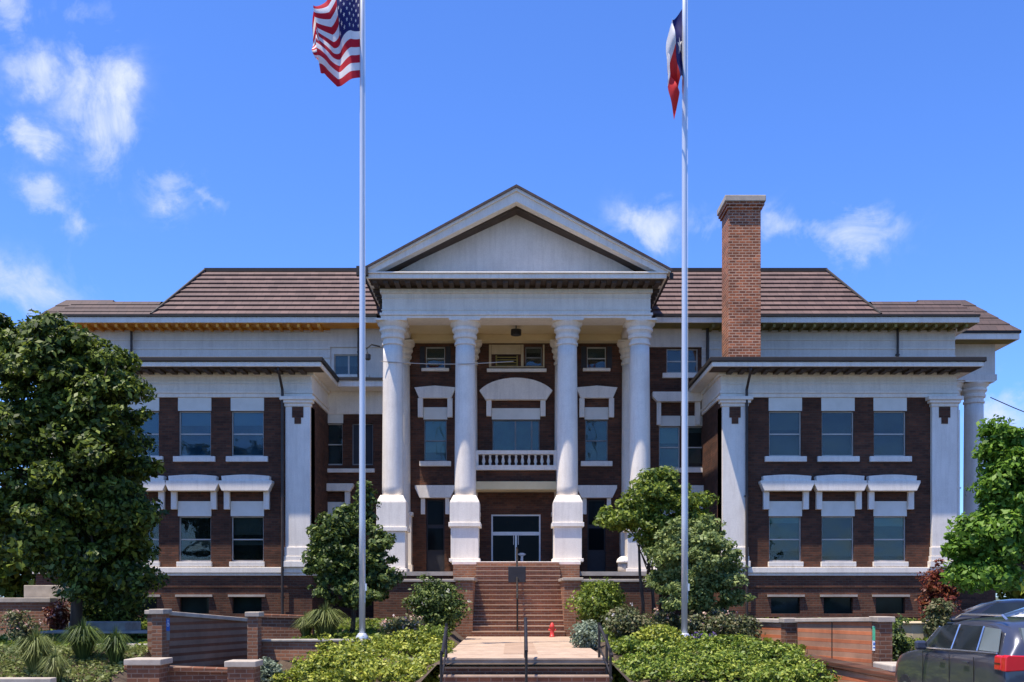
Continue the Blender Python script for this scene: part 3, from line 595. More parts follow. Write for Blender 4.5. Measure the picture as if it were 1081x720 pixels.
# cornice
P(MB().box(-5.28, 5.28, 36.6, YM-.02, 13.235, 13.40).box(-5.34, 5.34, 36.54, YM-.02, 13.402, 13.46), 'cornice', 'white', bevel=.015)
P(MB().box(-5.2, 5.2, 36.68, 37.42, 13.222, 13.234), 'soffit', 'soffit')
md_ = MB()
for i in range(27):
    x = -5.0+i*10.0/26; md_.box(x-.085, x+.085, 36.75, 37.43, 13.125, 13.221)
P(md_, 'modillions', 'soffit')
for s in (-1, 1):
    md_ = MB(); md_.box(*sorted((s*4.95, s*5.15)), 37.8, 40.6, 13.19, 13.219)
    for i in range(6): y = 37.9+i*.5; md_.box(*sorted((s*4.9, s*5.2)), y-.08, y+.08, 13.125, 13.221)
    P(md_, 'modillions', 'soffit')
P(MB().box(-4.9, 4.9, 37.43, YM-.02, 13.122, 13.234), 'bed_moulding', 'soffit')
# pediment
ZE, ZA = 13.50, 16.45
def zr(x, off=0): return ZA-(ZA-ZE)*abs(x)/5.34-off
P(MB().prism_y([(-4.9, 13.465), (4.9, 13.465), (0, zr(0,.42))], 37.6, 37.8), 'pediment', 'tymp')
pm = MB()
for s in (-1, 1):
    pm.prism_y([(0, zr(0,.12)), (s*5.34, zr(5.34,.03) if False else ZE-.0), (s*5.34, ZE-.035), (s*4.95, 13.462), (0, zr(0,.52))], 36.58, 37.0)
    pm.prism_y([(0, zr(0,.04)), (s*5.42, ZE-.03), (s*5.42, ZE-.09), (0, zr(0,.17))], 36.50, 37.0)
P(pm, 'raking_cornice', 'white')
so_ = MB()
for s in (-1, 1):
    so_.prism_y([(0, zr(0,.30)), (s*5.0, 13.62), (s*5.0, 13.50), (0, zr(0,.62))], 37.002, 37.85)
P(so_, 'raking_soffit', 'soffit')
rf = MB()
for s in (-1, 1):
    rf.prism_y([(0, ZA+.03), (s*5.46, ZE+.02), (s*5.46, ZE-.06), (0, ZA-.06)], 36.44, 46)
P(rf, 'roof', 'tiledark', label='low gabled roof over the portico')
# portico gable body behind the tympanum
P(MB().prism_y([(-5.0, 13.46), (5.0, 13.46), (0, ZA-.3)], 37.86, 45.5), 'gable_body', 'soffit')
# third floor of portico
for s in (-1, 1):
    x = s*3.17
    window(x, .76, YM, zz(389), zz(366), 'g_dark', rail=zz(378), sash='frame', sillw=.16, sillh=.12)
    for q in (-1, 1): P(MB().box(x+q*.42, x+q*.60, YM-.04, YM+.01, zz(389), zz(366)), 'shutter', 'shade_dark')
    window(x, .90, YM, zz(487), zz(443), 'g_teal', rail=zz(465), panel=zz(430), hood=(zz(408), zz(421), zz(441), 'keyed'), sash='sash', label='second floor window under a flared white lintel')
    # side door
    d = P(MB().box(x-.36, x+.36, YM+.14, YM+.19, 2.95, zz(527)), 'side_door', 'shade_dark')
    MB().box(x-.30, x+.30, YM+.12, YM+.139, 4.9, zz(529)).build('glass', 'g_door', d)
    MB().box(x-.30, x+.30, YM+.12, YM+.139, 3.9, 4.75).build('glass', 'g_door', d)
    h = MB(); h.prism_y([(x-.78, zz(513)), (x+.78, zz(513)), (x+.78, zz(516)), (x+.60, zz(526)), (x-.60, zz(526)), (x-.78, zz(516))], YM-.28, YM+.02)
    h.box(x-.56, x-.40, YM-.14, YM+.015, zz(543), zz(526.2)).box(x+.40, x+.56, YM-.14, YM+.015, zz(543), zz(526.2)); h.build('hood', 'white', d)
# centre attic group
P(MB().box(-1.06, 1.12, YM-.03, YM+.0, zz(388), zz(386.8)).box(-1.06,-.97,YM-.03,YM,zz(386.7),zz(364)).box(.20,.30,YM-.03,YM,zz(386.7),zz(364)).box(1.06,1.12,YM-.03,YM,zz(386.7),zz(364)).box(-.96,.19,YM-.02,YM,zz(374),zz(364)), 'window_surround', 'beige')
P(MB().box(-1.14, 1.2, YM-.1, YM+.01, zz(393), zz(389.6)), 'sill', 'white')
v = P(MB().box(-.80, .08, YM+.05, YM+.08, zz(386.8), zz(375.2)), 'vent', 'void')
lv = MB()
for i in range(4): z = zz(386)+i*.105; lv.box(-.74, .02, YM+.0, YM+.05, z, z+.035)
lv.box(-.80,-.74,YM-.0,YM+.05,zz(386.8),zz(375.2)).box(.02,.08,YM-.0,YM+.05,zz(386.8),zz(375.2)); lv.build('louvre', 'ochre_dim', v)
window(.695, .65, YM, zz(387), zz(366), 'g_dark', rail=zz(377), sash='sash', sill=False)
# centre second floor window with segmental hood
window(0.0, 1.86, YM, zz(479), zz(443), 'g_teal', panel=zz(431), hood=(zz(400), zz(423), zz(440), 'arch'), sash='sash', mull=[-.02, .62], sill=False, label='wide second floor window under a segmental arched white hood')
# balcony
P(MB().box(-1.55, 1.55, 39.9, YM-.01, zz(517,40), zz(508.5,40)), 'belt_course', 'cream', bevel=.01)
P(MB().box(-1.52, 1.52, 40.2, YM-.01, zz(508.3,40), zz(496.3,40)), 'balcony_base', 'brick')
bal = P(MB().box(-1.56, 1.56, 40.0, 40.5, zz(496,40), zz(491,40)).box(-1.56, 1.56, 40.1, 40.4, zz(479,40), zz(475,40)).box(-1.56,-1.45,40.08,40.42,zz(490.8,40),zz(479.2,40)).box(1.45,1.56,40.08,40.42,zz(490.8,40),zz(479.2,40)), 'balustrade', 'white')
zb0, zb1 = zz(490.8,40), zz(479.2,40)
for i in range(11):
    b_ = MB(); b_.sm = True; x = -1.25+i*.25
    b_.lathe(x, 40.25, [(.05,zb0),(.05,zb0+.04),(.035,zb0+.07),(.07,zb0+.15),(.06,zb0+.22),(.035,zb0+.33),(.05,zb0+.38),(.05,zb1)], 10); b_.build('baluster', 'white', bal)
# main double doors
dz = 3.31; dt_ = zz(543)
M['doorframe'] = mat_noise('door_aluminium', (.62,.62,.62), (.76,.76,.76), 3.0, .4)
df = MB()
for x in (-.97, -.03, .91): df.box(x, x+.06, YM+.05, YM+.13, dz, dt_ if x != -.03 else zz(563))
df.box(-.91, .91, YM+.05, YM+.13, dt_-.06, dt_).box(-.91, .91, YM+.052, YM+.128, zz(565), zz(561.5)).box(-.91,-.03,YM+.054,YM+.126,dz,dz+.12).box(.03,.91,YM+.054,YM+.126,dz,dz+.12)
dr = P(df, 'entrance_doors', 'doorframe', label='aluminium framed double glass doors with a transom')
MB().box(-.91, .91, YM+.08, YM+.09, zz(561.4), dt_-.062).build('glass', 'g_door', dr)
MB().box(-.91, -.032, YM+.08, YM+.09, dz+.122, zz(565.1)).build('glass', 'g_door', dr); MB().box(.032, .91, YM+.08, YM+.09, dz+.122, zz(565.1)).build('glass', 'g_door', dr)
MB().tube([(-.09,YM+.03,4.1),(-.09,YM+.03,4.5)], .015).tube([(.09,YM+.03,4.1),(.09,YM+.03,4.5)], .015).build('handle', 'steel', dr)
# lantern in portico
ln_ = MB(); ln_.tube([(0,39.3,12.28),(0,39.3,12.16)], .02).lathe(0, 39.3, [(.05,12.16),(.20,12.12),(.20,11.92),(.14,11.90)][::-1], 12)
P(ln_, 'ceiling_lamp', 'black')
# main hip roof in real tile courses
def tiled(mbo, e0, e1, t0, t1, n, h=.06):
    e0, e1, t0, t1 = map(Vector, (e0, e1, t0, t1))
    nr = (e1-e0).cross(t0-e0).normalized()
    if nr.z < 0: nr = -nr
    for i in range(n):
        a, b = i/n, (i+1)/n
        p0, p1 = e0.lerp(t0, a), e1.lerp(t1, a); q0, q1 = e0.lerp(t0, b), e1.lerp(t1, b)
        u0, u1 = p0+nr*h, p1+nr*h; v0, v1 = q0+nr*.005, q1+nr*.005
        mbo.quad(u0, u1, v1, v0); mbo.quad(p0, p1, u1, u0)
ZEV = 12.86
rb = MB(); y0, y1 = 40.0, 55.0; ZT = 15.46
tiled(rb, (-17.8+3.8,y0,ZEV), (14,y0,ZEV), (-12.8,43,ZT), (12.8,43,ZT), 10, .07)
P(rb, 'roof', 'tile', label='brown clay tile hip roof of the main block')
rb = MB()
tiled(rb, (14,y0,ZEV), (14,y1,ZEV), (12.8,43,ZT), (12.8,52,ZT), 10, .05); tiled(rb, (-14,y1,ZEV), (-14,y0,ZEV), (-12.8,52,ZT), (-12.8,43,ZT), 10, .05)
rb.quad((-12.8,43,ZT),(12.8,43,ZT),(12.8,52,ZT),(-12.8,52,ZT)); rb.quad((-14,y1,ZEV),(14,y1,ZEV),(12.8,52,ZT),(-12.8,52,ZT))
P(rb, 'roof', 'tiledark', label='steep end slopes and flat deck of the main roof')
P(MB().box(-12.85, 12.85, 42.95, 43.15, ZT+.01, ZT+.15).tube([(-14,39.98,ZEV+.04),(-12.82,42.98,ZT+.08)], .06).tube([(14,39.98,ZEV+.04),(12.82,42.98,ZT+.08)], .06), 'roof_ridge', 'gutter')
for s in (1, -1):
    rb = MB(); ex = s*17.8
    a, b = ((13.9*s, ex) if s > 0 else (ex, 13.9*s))
    ta, tb = ((13.9*s, s*17.2) if s > 0 else (s*17.2, 13.9*s))
    tiled(rb, (a,y0,ZEV), (b,y0,ZEV), (ta,40.85,13.62), (tb,40.85,13.62), 4, .03)
    rb.quad((ex,y0,ZEV),(ex,y1,ZEV),(s*17.2,y1,13.62),(s*17.2,40.85,13.62)); rb.quad((s*13.0,40.85,13.62),(s*17.2,40.85,13.62),(s*17.2,y1,13.62),(s*13.0,y1,13.62))
    # end portico roof
    X2 = s*20.6; yy = 42.45; t = 1.6; zt = ZEV+1.68+.05
    a, b = ((s*17.0, X2) if s > 0 else (X2, s*17.0)); ta, tb = ((s*17.0, s*(20.6-t)) if s > 0 else (s*(20.6-t), s*17.0))
    tiled(rb, (a,yy,ZEV+.02), (b,yy,ZEV+.02), (ta,yy+t,zt), (tb,yy+t,zt), 5, .03)
    rb.quad((X2,yy,ZEV+.02),(X2,55,ZEV+.02),(s*(20.6-t),55,zt),(s*(20.6-t),yy+t,zt)); rb.quad((s*17,yy+t,zt),(s*(20.6-t),yy+t,zt),(s*(20.6-t),55,zt),(s*17,55,zt))
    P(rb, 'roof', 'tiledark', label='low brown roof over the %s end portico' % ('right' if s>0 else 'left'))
    # fill between block frieze and roof
    P(MB().box(*sorted((s*16.0, s*17.0)), 43.4, 54, 12.9, 13.6), 'roof_block', 'tiledark')
# chimney (front face at d 37.6)
ch = P(MB().box(7.66, 8.82, 37.6, 38.8, 10.36, 16.05).box(7.60, 8.88, 37.54, 38.86, 16.052, 16.15).box(7.55, 8.93, 37.49, 38.91, 16.152, 16.27), 'chimney', 'brick_chimney')
MB().box(7.50, 8.98, 37.44, 38.96, 16.272, 16.50).build('chimney_cap', 'concrete', ch, bevel=.03)
MB().box(7.60, 8.88, 37.54, 38.86, 10.362, 10.43).build('flashing', 'gutter', ch)
# roof vents on left wing roof
P(MB().box(-13.35,-12.75,38.6,39.2,10.362,10.62).box(-10.6,-10.1,39.0,39.5,10.362,10.60), 'roof_vent', 'sash')
P(MB().box(-5.6,-5.2,36.42,36.62,13.30,13.62).box(5.38,5.5,36.5,36.6,13.2,13.4), 'gutter_head', 'gutter')
# bracket lamp left of the portico
P(MB().tube([(-4.95,37.9,11.15),(-5.25,37.8,11.2),(-5.42,37.75,11.05),(-5.38,37.75,10.85)], .03).lathe(-5.38, 37.75, [(.05,10.62),(.11,10.66),(.11,10.82),(.04,10.86)], 10), 'wall_lamp', 'black')
# cable strung between the columns
ca = MB(); pts = [(-4.9+4.8*i/12, 37.62, 10.55-.10*math.sin(math.pi*i/12)) for i in range(13)]
ca.tube(pts, .016, 6); tag(ca.build('cable', 'concrete'), 'thin pale cable strung between the left portico columns', 'cable')
ca = MB(); pts = [(20+i*1.0, 43.9+i*.1, 10.45-.42*i*(1-i/24)) for i in range(13)]
ca.tube(pts, .02, 6); tag(ca.build('overhead_wire', 'black'), 'thin dark overhead wire running right from the end portico', 'wire')

# ------------------------------------------------------------------ flagpoles and flags
DF = 26.0
def flagpole(px, label):
    x = PX(px, DF); t = thing('flagpole', label, 'flagpole', (x, DF, 1.0), 'flagpoles before the portico')
    m = MB(); m.sm = True; m.lathe(0, 0, [(.080,0),(.074,3),(.066,10),(.058,15),(.048,18.6)], 16); m.build('pole', 'steel', t)
    m = MB(); m.sm = True; m.lathe(0, 0, [(.16,-.1),(.16,.05),(.11,.12),(.1,.14)], 16); m.build('base_collar', 'steel', t)
    m = MB(); m.sm = True; m.lathe(0, 0, [(.01,18.6),(.09,18.66),(.12,18.75),(.09,18.84),(.01,18.88)], 12); m.build('finial', 'steel', t)
    m = MB(); m.tube([(.078,-.03,.9),(.076,-.03,15),(.06,-.03,18.5)], .006, 5); m.build('halyard', 'signwhite', t)
    m = MB(); m.box(.08,.12,-.05,-.01,1.2,1.38); m.build('cleat', 'steel', t)
    return x
xl = flagpole(382.3, 'tall metal flagpole flying the striped flag, left of the portico'); xr = flagpole(722.5, 'tall metal flagpole with a drooping tricolour flag, right of the portico')

def interp(tbl, u):
    for (a, p), (b, q) in zip(tbl, tbl[1:]):
        if u <= b: t = (u-a)/(b-a); t = t*t*(3-2*t)*.5+t*.5; return Vector(p).lerp(Vector(q), t)
    return Vector(tbl[-1][1])
def flag_surface(top, mid, bot, dep):
    def f(u, v):
        a, m, b = interp(top, u), interp(mid, u), interp(bot, u)
        # quadratic through top, mid, bottom
        p = a*((1-v)*(1-2*v)) + m*(4*v*(1-v)) + b*(v*(2*v-1))
        x, y = p.x, p.y
        yy = DF + dep(u, v)
        return Vector((PX(x, DF), yy, PZ(y, DF)))
    return f
V2 = lambda x, y: Vector((x, y, 0))
us = flag_surface([(0,V2(384,-28)),(.2,V2(372,-20)),(.4,V2(356,-8)),(.55,V2(346,2)),(.7,V2(334,14)),(.85,V2(337,28)),(1,V2(333,38))],
                  [(0,V2(384,26)),(.2,V2(372,32)),(.4,V2(359,41)),(.55,V2(351,46)),(.7,V2(337,44)),(.85,V2(341,54)),(1,V2(332,60))],
                  [(0,V2(384,80)),(.2,V2(372,87)),(.4,V2(356,92)),(.55,V2(347,88)),(.7,V2(341,84)),(.85,V2(347,76)),(1,V2(339,70))],
                  lambda u, v: .05+.22*math.sin(u*13+v*3.0)*min(1,u*3)-.5*u+.12*math.sin(v*9+u*6)*min(1,u*2))
def flag_mesh(f, nu, nv, pick, mats, name, label, stars=None, cat='flag'):
    m = MB(); m.sm = True
    vs_ = [f(i/nu, j/nv) for j in range(nv+1) for i in range(nu+1)]
    base = len(m.v); m.v += [tuple(p) for p in vs_]
    for j in range(nv):
        for i in range(nu):
            a = j*(nu+1)+i
            m.f.append([a, a+1, a+nu+2, a+nu+1]); m.mi.append(pick((i+.5)/nu, (j+.5)/nv)); m.smooth.append(True)
    if stars:
        for (su, sv, ru, rv, mi) in stars:
            for side in (-1, 1):
                pts = []
                for k in range(10):
                    rr = 1.0 if k % 2 == 0 else .42
                    a = math.pi*k/5
                    uu, vv = su+ru*rr*math.sin(a), sv-rv*rr*math.cos(a)
                    uu = min(max(uu, 0), 1); vv = min(max(vv, 0), 1)
                    e = 1e-3; p = f(uu, vv); n = (f(min(uu+e,1), vv)-p).cross(f(uu, min(vv+e,1))-p)
                    if n.length > 0: n.normalize()
                    pts.append(p+n*.008*side)
                c = sum(pts, Vector())/10; o = len(m.v); m.v += [tuple(c)]+[tuple(p) for p in pts]
                for k in range(10): m.f.append([o, o+1+k, o+1+(k+1)%10]); m.mi.append(mi); m.smooth.append(False)
    return tag(m.build(name, mats), label, cat)
def cloth(name, c):
    m, nt, b = new_mat(name); b.inputs['Base Color'].default_value = (*c, 1); b.inputs['Roughness'].default_value = .8
    tcn = N(nt, 'ShaderNodeTexCoord'); n = N(nt, 'ShaderNodeTexNoise', Scale=60.0, Detail=2.0); L(nt, tcn.outputs['Object'], n.inputs['Vector'])
    L(nt, ramp(nt, n.outputs[0], [(.3, tuple(v*.85 for v in c)), (.7, c)]), b.inputs['Base Color'])
    t = N(nt, 'ShaderNodeBsdfTranslucent'); t.inputs[0].default_value = (*c, 1); mx = N(nt, 'ShaderNodeMixShader'); mx.inputs[0].default_value = .35
    L(nt, b.outputs[0], mx.inputs[1]); L(nt, t.outputs[0], mx.inputs[2]); L(nt, mx.outputs[0], nt.nodes['Material Output'].inputs[0]); return m
FR, FW, FB = cloth('flag_red', (.60,.010,.03)), cloth('flag_white', (.90,.88,.86)), cloth('flag_blue', (.014,.018,.13))
FR2 = cloth('flag_red_bright', (.72,.035,.035))
stars = []
for r in range(9):
    n = 6 if r % 2 == 0 else 5
    for c in range(n):
        su = .4*((1+2*c+(0 if r % 2 == 0 else 1))/12); sv = (7/13)*((r+1)/10)
        stars.append((su, sv, .4*.034, (7/13)*.045, 1))
def us_pick(u, v):
    if u < .4 and v < 7/13: return 2
    return 0 if int(v*13) % 2 == 0 else 1
flag_mesh(us, 100, 104, us_pick, [FR, FW, FB], 'flag', 'drooping flag of red and white stripes with white stars on a blue canton', stars)
tx = flag_surface([(0,V2(724,3)),(.33,V2(709,22)),(.6,V2(704,42)),(.8,V2(705,55)),(1,V2(704,74))],
                  [(0,V2(724,42)),(.33,V2(711,54)),(.6,V2(706,70)),(.8,V2(706,82)),(1,V2(703,98))],
                  [(0,V2(724,80)),(.33,V2(716,88)),(.6,V2(716,96)),(.8,V2(714,108)),(1,V2(711,128))],
                  lambda u, v: .05+.30*math.sin(u*11+v*2)*min(1,u*3)+.10*math.sin(v*10+3*u)*min(1,u*3)-.3*u)
flag_mesh(tx, 72, 48, lambda u, v: 2 if u < .333 else (1 if v < .5 else 0), [FR2, FW, FB], 'flag', 'limp folded flag with blue, white and bright red fields and one star', [(.166,.5,.075,.15,1)])

# ------------------------------------------------------------------ retaining walls, signs, rails, small things
def wall_line(p0, p1, zb, zt0, zt1, th, mat, name, label, cap='concrete', capt=.10, group=None, joints=(), capo=.05):
    a, b = Vector((p0[0],p0[1],0)), Vector((p1[0],p1[1],0)); L_ = (b-a).length; ang = math.atan2(b.y-a.y, b.x-a.x)
    t = thing(name, label, 'wall', (a.x, a.y, zb), group); t.rotation_euler = (0,0,ang)
    h0, h1 = zt0-zb, zt1-zb
    m = MB(); m.add([(0,0,0),(L_,0,0),(L_,th,0),(0,th,0),(0,0,h0-capt),(L_,0,h1-capt),(L_,th,h1-capt),(0,th,h0-capt)], [(0,3,2,1),(4,5,6,7),(0,1,5,4),(1,2,6,5),(2,3,7,6),(3,0,4,7)])
    m.build('brickwork', mat, t)
    o_ = capo; c0, c1 = h0-capt+.002, h1-capt+.002
    m = MB(); m.add([(-o_,-o_,c0),(L_+o_,-o_,c1),(L_+o_,th+o_,c1),(-o_,th+o_,c0),(-o_,-o_,h0),(L_+o_,-o_,h1),(L_+o_,th+o_,h1),(-o_,th+o_,h0)], [(0,3,2,1),(4,5,6,7),(0,1,5,4),(1,2,6,5),(2,3,7,6),(3,0,4,7)])
    m.build('coping', cap, t, bevel=.015)
    if joints:
        m = MB()
        for j in joints: m.box(L_*j-.015, L_*j+.015, -.006, .01, 0, h0+(h1-h0)*j-capt)
        m.build('joint', 'black', t)
    return t
# right ramp walls (sunlit faces turned left)
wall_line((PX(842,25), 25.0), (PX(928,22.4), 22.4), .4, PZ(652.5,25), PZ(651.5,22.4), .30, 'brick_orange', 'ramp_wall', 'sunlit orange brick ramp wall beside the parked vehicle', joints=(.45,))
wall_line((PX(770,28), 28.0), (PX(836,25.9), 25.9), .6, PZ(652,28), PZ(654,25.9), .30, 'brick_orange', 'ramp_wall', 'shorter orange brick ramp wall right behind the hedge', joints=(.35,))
def pier(px0, px1, d, pyt, zb, mat, label, cap='concrete', depth=None):
    x0, x1 = PX(px0, d), PX(px1, d); dp = depth or (x1-x0); zt = PZ(pyt, d)
    t = thing('brick_pier', label, 'pier', ((x0+x1)/2, d+dp/2, zb)); h = zt-zb; w2 = (x1-x0)/2
    MB().box(-w2, w2, -dp/2, dp/2, 0, h-.12).build('shaft', mat, t); MB().box(-w2-.05, w2+.05, -dp/2-.05, dp/2+.05, h-.118, h).build('cap', cap, t, bevel=.015)
    return t
pier(928, 942, 22.15, 651, .3, 'brick_dim', 'dark brick end pier of the sunlit ramp wall, by the vehicle', depth=.45)
pier(829, 841, 25.2, 652.5, .4, 'brick_dim', 'dark brick pier between the two right ramp walls', depth=.4)
# sloping outer ramp wall with dark coping
wall_line((PX(845,23.2), 23.2), (PX(962,19.9), 19.9), -.1, PZ(691,23.2), PZ(716,19.9), .3, 'brick_orange', 'sloping_wall', 'low orange brick wall with dark sloping coping in front of the ramp', cap='brick', capt=.12, joints=(.33,))
tag(MB().box(PX(930,21.2), PX(966,21.2), 20.6, 21.7, .55, PZ(702,20.6)).build('concrete_slab', 'concrete', bevel=.03), 'pale concrete slab at the foot of the brick pier by the vehicle', 'slab')
tag(MB().box(PX(848,22.3), PX(862,22.3), 22.2, 22.5, .4, PZ(702,22.2)).build('concrete_block', 'concrete', bevel=.02), 'small pale concrete block at the right end of the hedge', 'block')
# left side, mirrored, faces turned away from the sun, shade also in the brick colour
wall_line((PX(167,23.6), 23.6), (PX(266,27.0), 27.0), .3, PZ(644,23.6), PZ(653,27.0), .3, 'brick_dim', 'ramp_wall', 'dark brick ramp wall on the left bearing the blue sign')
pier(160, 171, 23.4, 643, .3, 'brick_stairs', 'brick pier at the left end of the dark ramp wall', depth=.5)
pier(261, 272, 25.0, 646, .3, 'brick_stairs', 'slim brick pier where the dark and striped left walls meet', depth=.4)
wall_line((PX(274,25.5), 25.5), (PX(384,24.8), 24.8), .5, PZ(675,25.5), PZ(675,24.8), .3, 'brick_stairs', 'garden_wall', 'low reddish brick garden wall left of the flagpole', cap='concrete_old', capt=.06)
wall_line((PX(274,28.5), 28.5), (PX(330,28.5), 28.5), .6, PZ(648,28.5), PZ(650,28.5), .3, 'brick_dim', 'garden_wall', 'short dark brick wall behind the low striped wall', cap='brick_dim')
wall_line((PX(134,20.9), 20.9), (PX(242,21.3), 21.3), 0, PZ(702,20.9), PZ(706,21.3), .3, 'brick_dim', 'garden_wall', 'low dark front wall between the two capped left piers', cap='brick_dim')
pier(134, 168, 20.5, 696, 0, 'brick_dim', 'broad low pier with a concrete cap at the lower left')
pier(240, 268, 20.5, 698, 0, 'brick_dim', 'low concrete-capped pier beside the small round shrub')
wall_line((PX(-60,30), 30), (PX(52,30), 30), .7, PZ(631,30), PZ(631,30), .4, 'brick_stairs', 'terrace_wall', 'reddish brick terrace wall with pale coping at the far left', capt=.14)
tag(MB().box(PX(25,30.5),PX(75,30.5),30.5,33,.9,PZ(618,31)).build('terrace_step', 'concrete', bevel=.02), 'pale concrete step block on the far left terrace', 'step block')
g = thing('ramp_slab', 'long stained concrete ramp slabs behind the left planting bed', 'ramp', (PX(110,27), 27, .8))
for (a, b, d, y0, y1) in ((72,132,27.5,657,668),(40,160,26.6,666.5,669),(100,160,25.3,680,683)):
    reloc(MB().box(PX(a,d), PX(b,d), d, d+1.2, PZ(y1,d), PZ(y0,d)).build('slab', 'concrete_old', g, bevel=.02), g.location)
tag(MB().box(PX(-40,20.0), PX(60,20.0), 19.75, 20.0, 0, PZ(716,19.75)).build('bed_kerb', 'concrete', bevel=.02), 'pale kerb along the front of the left planting bed', 'kerb')
# beige structure between pier and right shrubs
tag(MB().box(PX(963,27), PX(1000,27), 27, 28.2, .8, PZ(659,27)).box(PX(960,27), PX(1003,27), 26.95, 28.25, PZ(659,27)+.002, PZ(657,27)).build('planter_box', 'beige', bevel=.02), 'low cream planter box behind the red leaved shrub', 'planter')

# signs
def sign_on(px, d, y0, y1, wpx, rot, main, label, lower):
    x = PX(px, d); z0, z1 = PZ(y1, d), PZ(y0, d); w2 = wpx*d/F/2
    t = thing('wall_sign', label, 'sign', (x, d, z0)); t.rotation_euler = (0,0,rot); h = z1-z0
    MB().box(-w2, w2, -.02, 0, 0, h).build('panel', lower, t)
    MB().box(-w2+.008, w2-.008, -.026, -.021, h*.42, h*.99).build('panel_face', main, t)
    return t, w2, h
t, w2, h = sign_on(176.2, 23.75, 652.5, 676, 7.0, math.atan2(3.4, PX(266,27)-PX(167,23.6)), 'signblue', 'narrow blue accessible entrance sign on the dark left wall', 'sash')
# wheelchair symbol
m = MB(); yq = -.032; s_ = w2*.62
m.lathe(-.01, 0, [(.016,0),(.016,.001)], 8)
sy = MB(); sy.prism_y([(.0+math.cos(a)*.016, h*.90+math.sin(a)*.016) for a in [i*math.pi/4 for i in range(8)]], yq, yq+.004)
sy.box(-.010,.006, yq, yq+.004, h*.74, h*.865).box(-.01,.035,yq,yq+.0035,h*.735,h*.76).box(.025,.04,yq,yq+.003,h*.66,h*.735)
for i in range(12):
    a0, a1 = math.pi*(.75+i*.1), math.pi*(.75+(i+1)*.1); r0, r1 = .030, .040; cz = h*.70
    sy.prism_y([(r0*math.cos(a0), cz+r0*math.sin(a0)), (r1*math.cos(a0), cz+r1*math.sin(a0)), (r1*math.cos(a1), cz+r1*math.sin(a1)), (r0*math.cos(a1), cz+r0*math.sin(a1))], yq, yq+.004)
sy.build('wheelchair_symbol', 'signwhite', t)
ang = math.atan2(22.4-25.0, PX(928,22.4)-PX(842,25))
t, w2, h = sign_on(924, 22.42, 661, 687, 6.5, ang, 'signgreen', 'narrow green and white sign on the sunlit ramp wall', 'signwhite')
m = MB()
for k, zf in enumerate((.30,.24,.12)): m.box(-w2*.6, w2*.5, -.026, -.021, h*zf, h*zf+.02)
m.build('marking', 'signblue', t)
# handrails
def rail(name, label, posts, top, r=.028, mid=True):
    t = thing(name, label, 'handrail', posts[0][0], 'iron handrails of the front steps')
    for (b, z) in posts:
        o = MB().tube([b, (b[0], b[1], z)], r, 8).build('post', 'black', t); reloc(o, t.location)
    o = MB().tube(top, r*1.15, 8).build('top_rail', 'black', t); reloc(o, t.location)
    if mid:
        o = MB().tube([(p[0], p[1], p[2]-.45) for p in top], r*.7, 8).build('mid_rail', 'black', t); reloc(o, t.location)
xm = PX(555, 21.0)
rail('handrail', 'centre handrail of the lower steps, nearest the street', [((xm,21.45,.79),1.60),((xm,20.2,.19),1.0)], [(xm,21.7,1.60),(xm,21.4,1.60),(xm,20.2,1.03),(xm,20.0,1.0)], mid=False)
xm = PX(546, 34)
rail('handrail', 'centre handrail of the upper brick stairs', [((xm,33.2,.95),2.0),((xm,34.9,1.9),2.85),((xm,36.7,2.95),3.80)], [(xm,33.1,1.98),(xm,36.7,3.72),(xm,36.9,3.72)], r=.03, mid=False)
xa = PX(471, 21.4)
rail('handrail', 'left handrail of the lower steps beside the yellow-green hedge', [((xa,21.4,.79),1.50),((xa-.02,20.2,.19),1.0)], [(xa,21.6,1.42),(xa,21.4,1.42),(xa,20.2,.95)])
xb = PX(633, 21.4)
rail('handrail', 'right handrail of the lower steps beside the green hedge', [((xb,21.5,.79),1.52),((xb+.10,20.9,.5),1.3),((xb+.12,20.3,.3),1.05)], [(xb,21.6,1.48),(xb+.08,20.9,1.2),(xb+.14,20.2,.9)])
tag(MB().box(PX(536.5,34.6), PX(555,34.6), 34.55, 34.60, PZ(615,34.6), PZ(598,34.6)).build('rail_panel', 'shade_dark', bevel=.02), 'small dark panel standing above the middle of the brick stairs', 'panel')
# red hydrant-like fitting
xh = PX(583, 32.6)
t = thing('fire_hydrant', 'small red fire hydrant at the foot of the brick stairs', 'hydrant', (xh, 32.7, .79))
m = MB(); m.sm = True; m.lathe(0,0,[(.09,0),(.09,.03),(.065,.04),(.065,.28),(.085,.30),(.085,.33),(.07,.36),(.045,.42),(.02,.45)], 14); m.build('barrel', 'hydr', t)
MB().tube([(-.12,0,.22),(.12,0,.22)], .035, 8).build('outlet', 'hydr', t)
# bins
t = thing('trash_bin', 'pale domed bin on the portico floor near the right outer column', 'bin', (PX(658,37.7), 37.7, 2.95))
m = MB(); m.sm = True; m.lathe(0,0,[(.19,0),(.2,.05),(.2,.32)], 16); m.build('drum', 'concrete', t)
m = MB(); m.sm = True; m.lathe(0,0,[(.25,.33),(.25,.38),(.2,.48),(.1,.55),(.02,.57)], 16); m.build('dome_lid', 'white', t)
t = thing('ash_urn', 'small white topped urn in front of the glass doors', 'urn', (PX(551,40.3), 40.3, 3.31))
m = MB(); m.lathe(0,0,[(.1,0),(.06,.05),(.05,.3),(.14,.36)], 12); m.build('stand', 'steel', t); m = MB(); m.lathe(0,0,[(.15,.361),(.15,.40),(.05,.44)], 12); m.build('lid', 'signwhite', t)

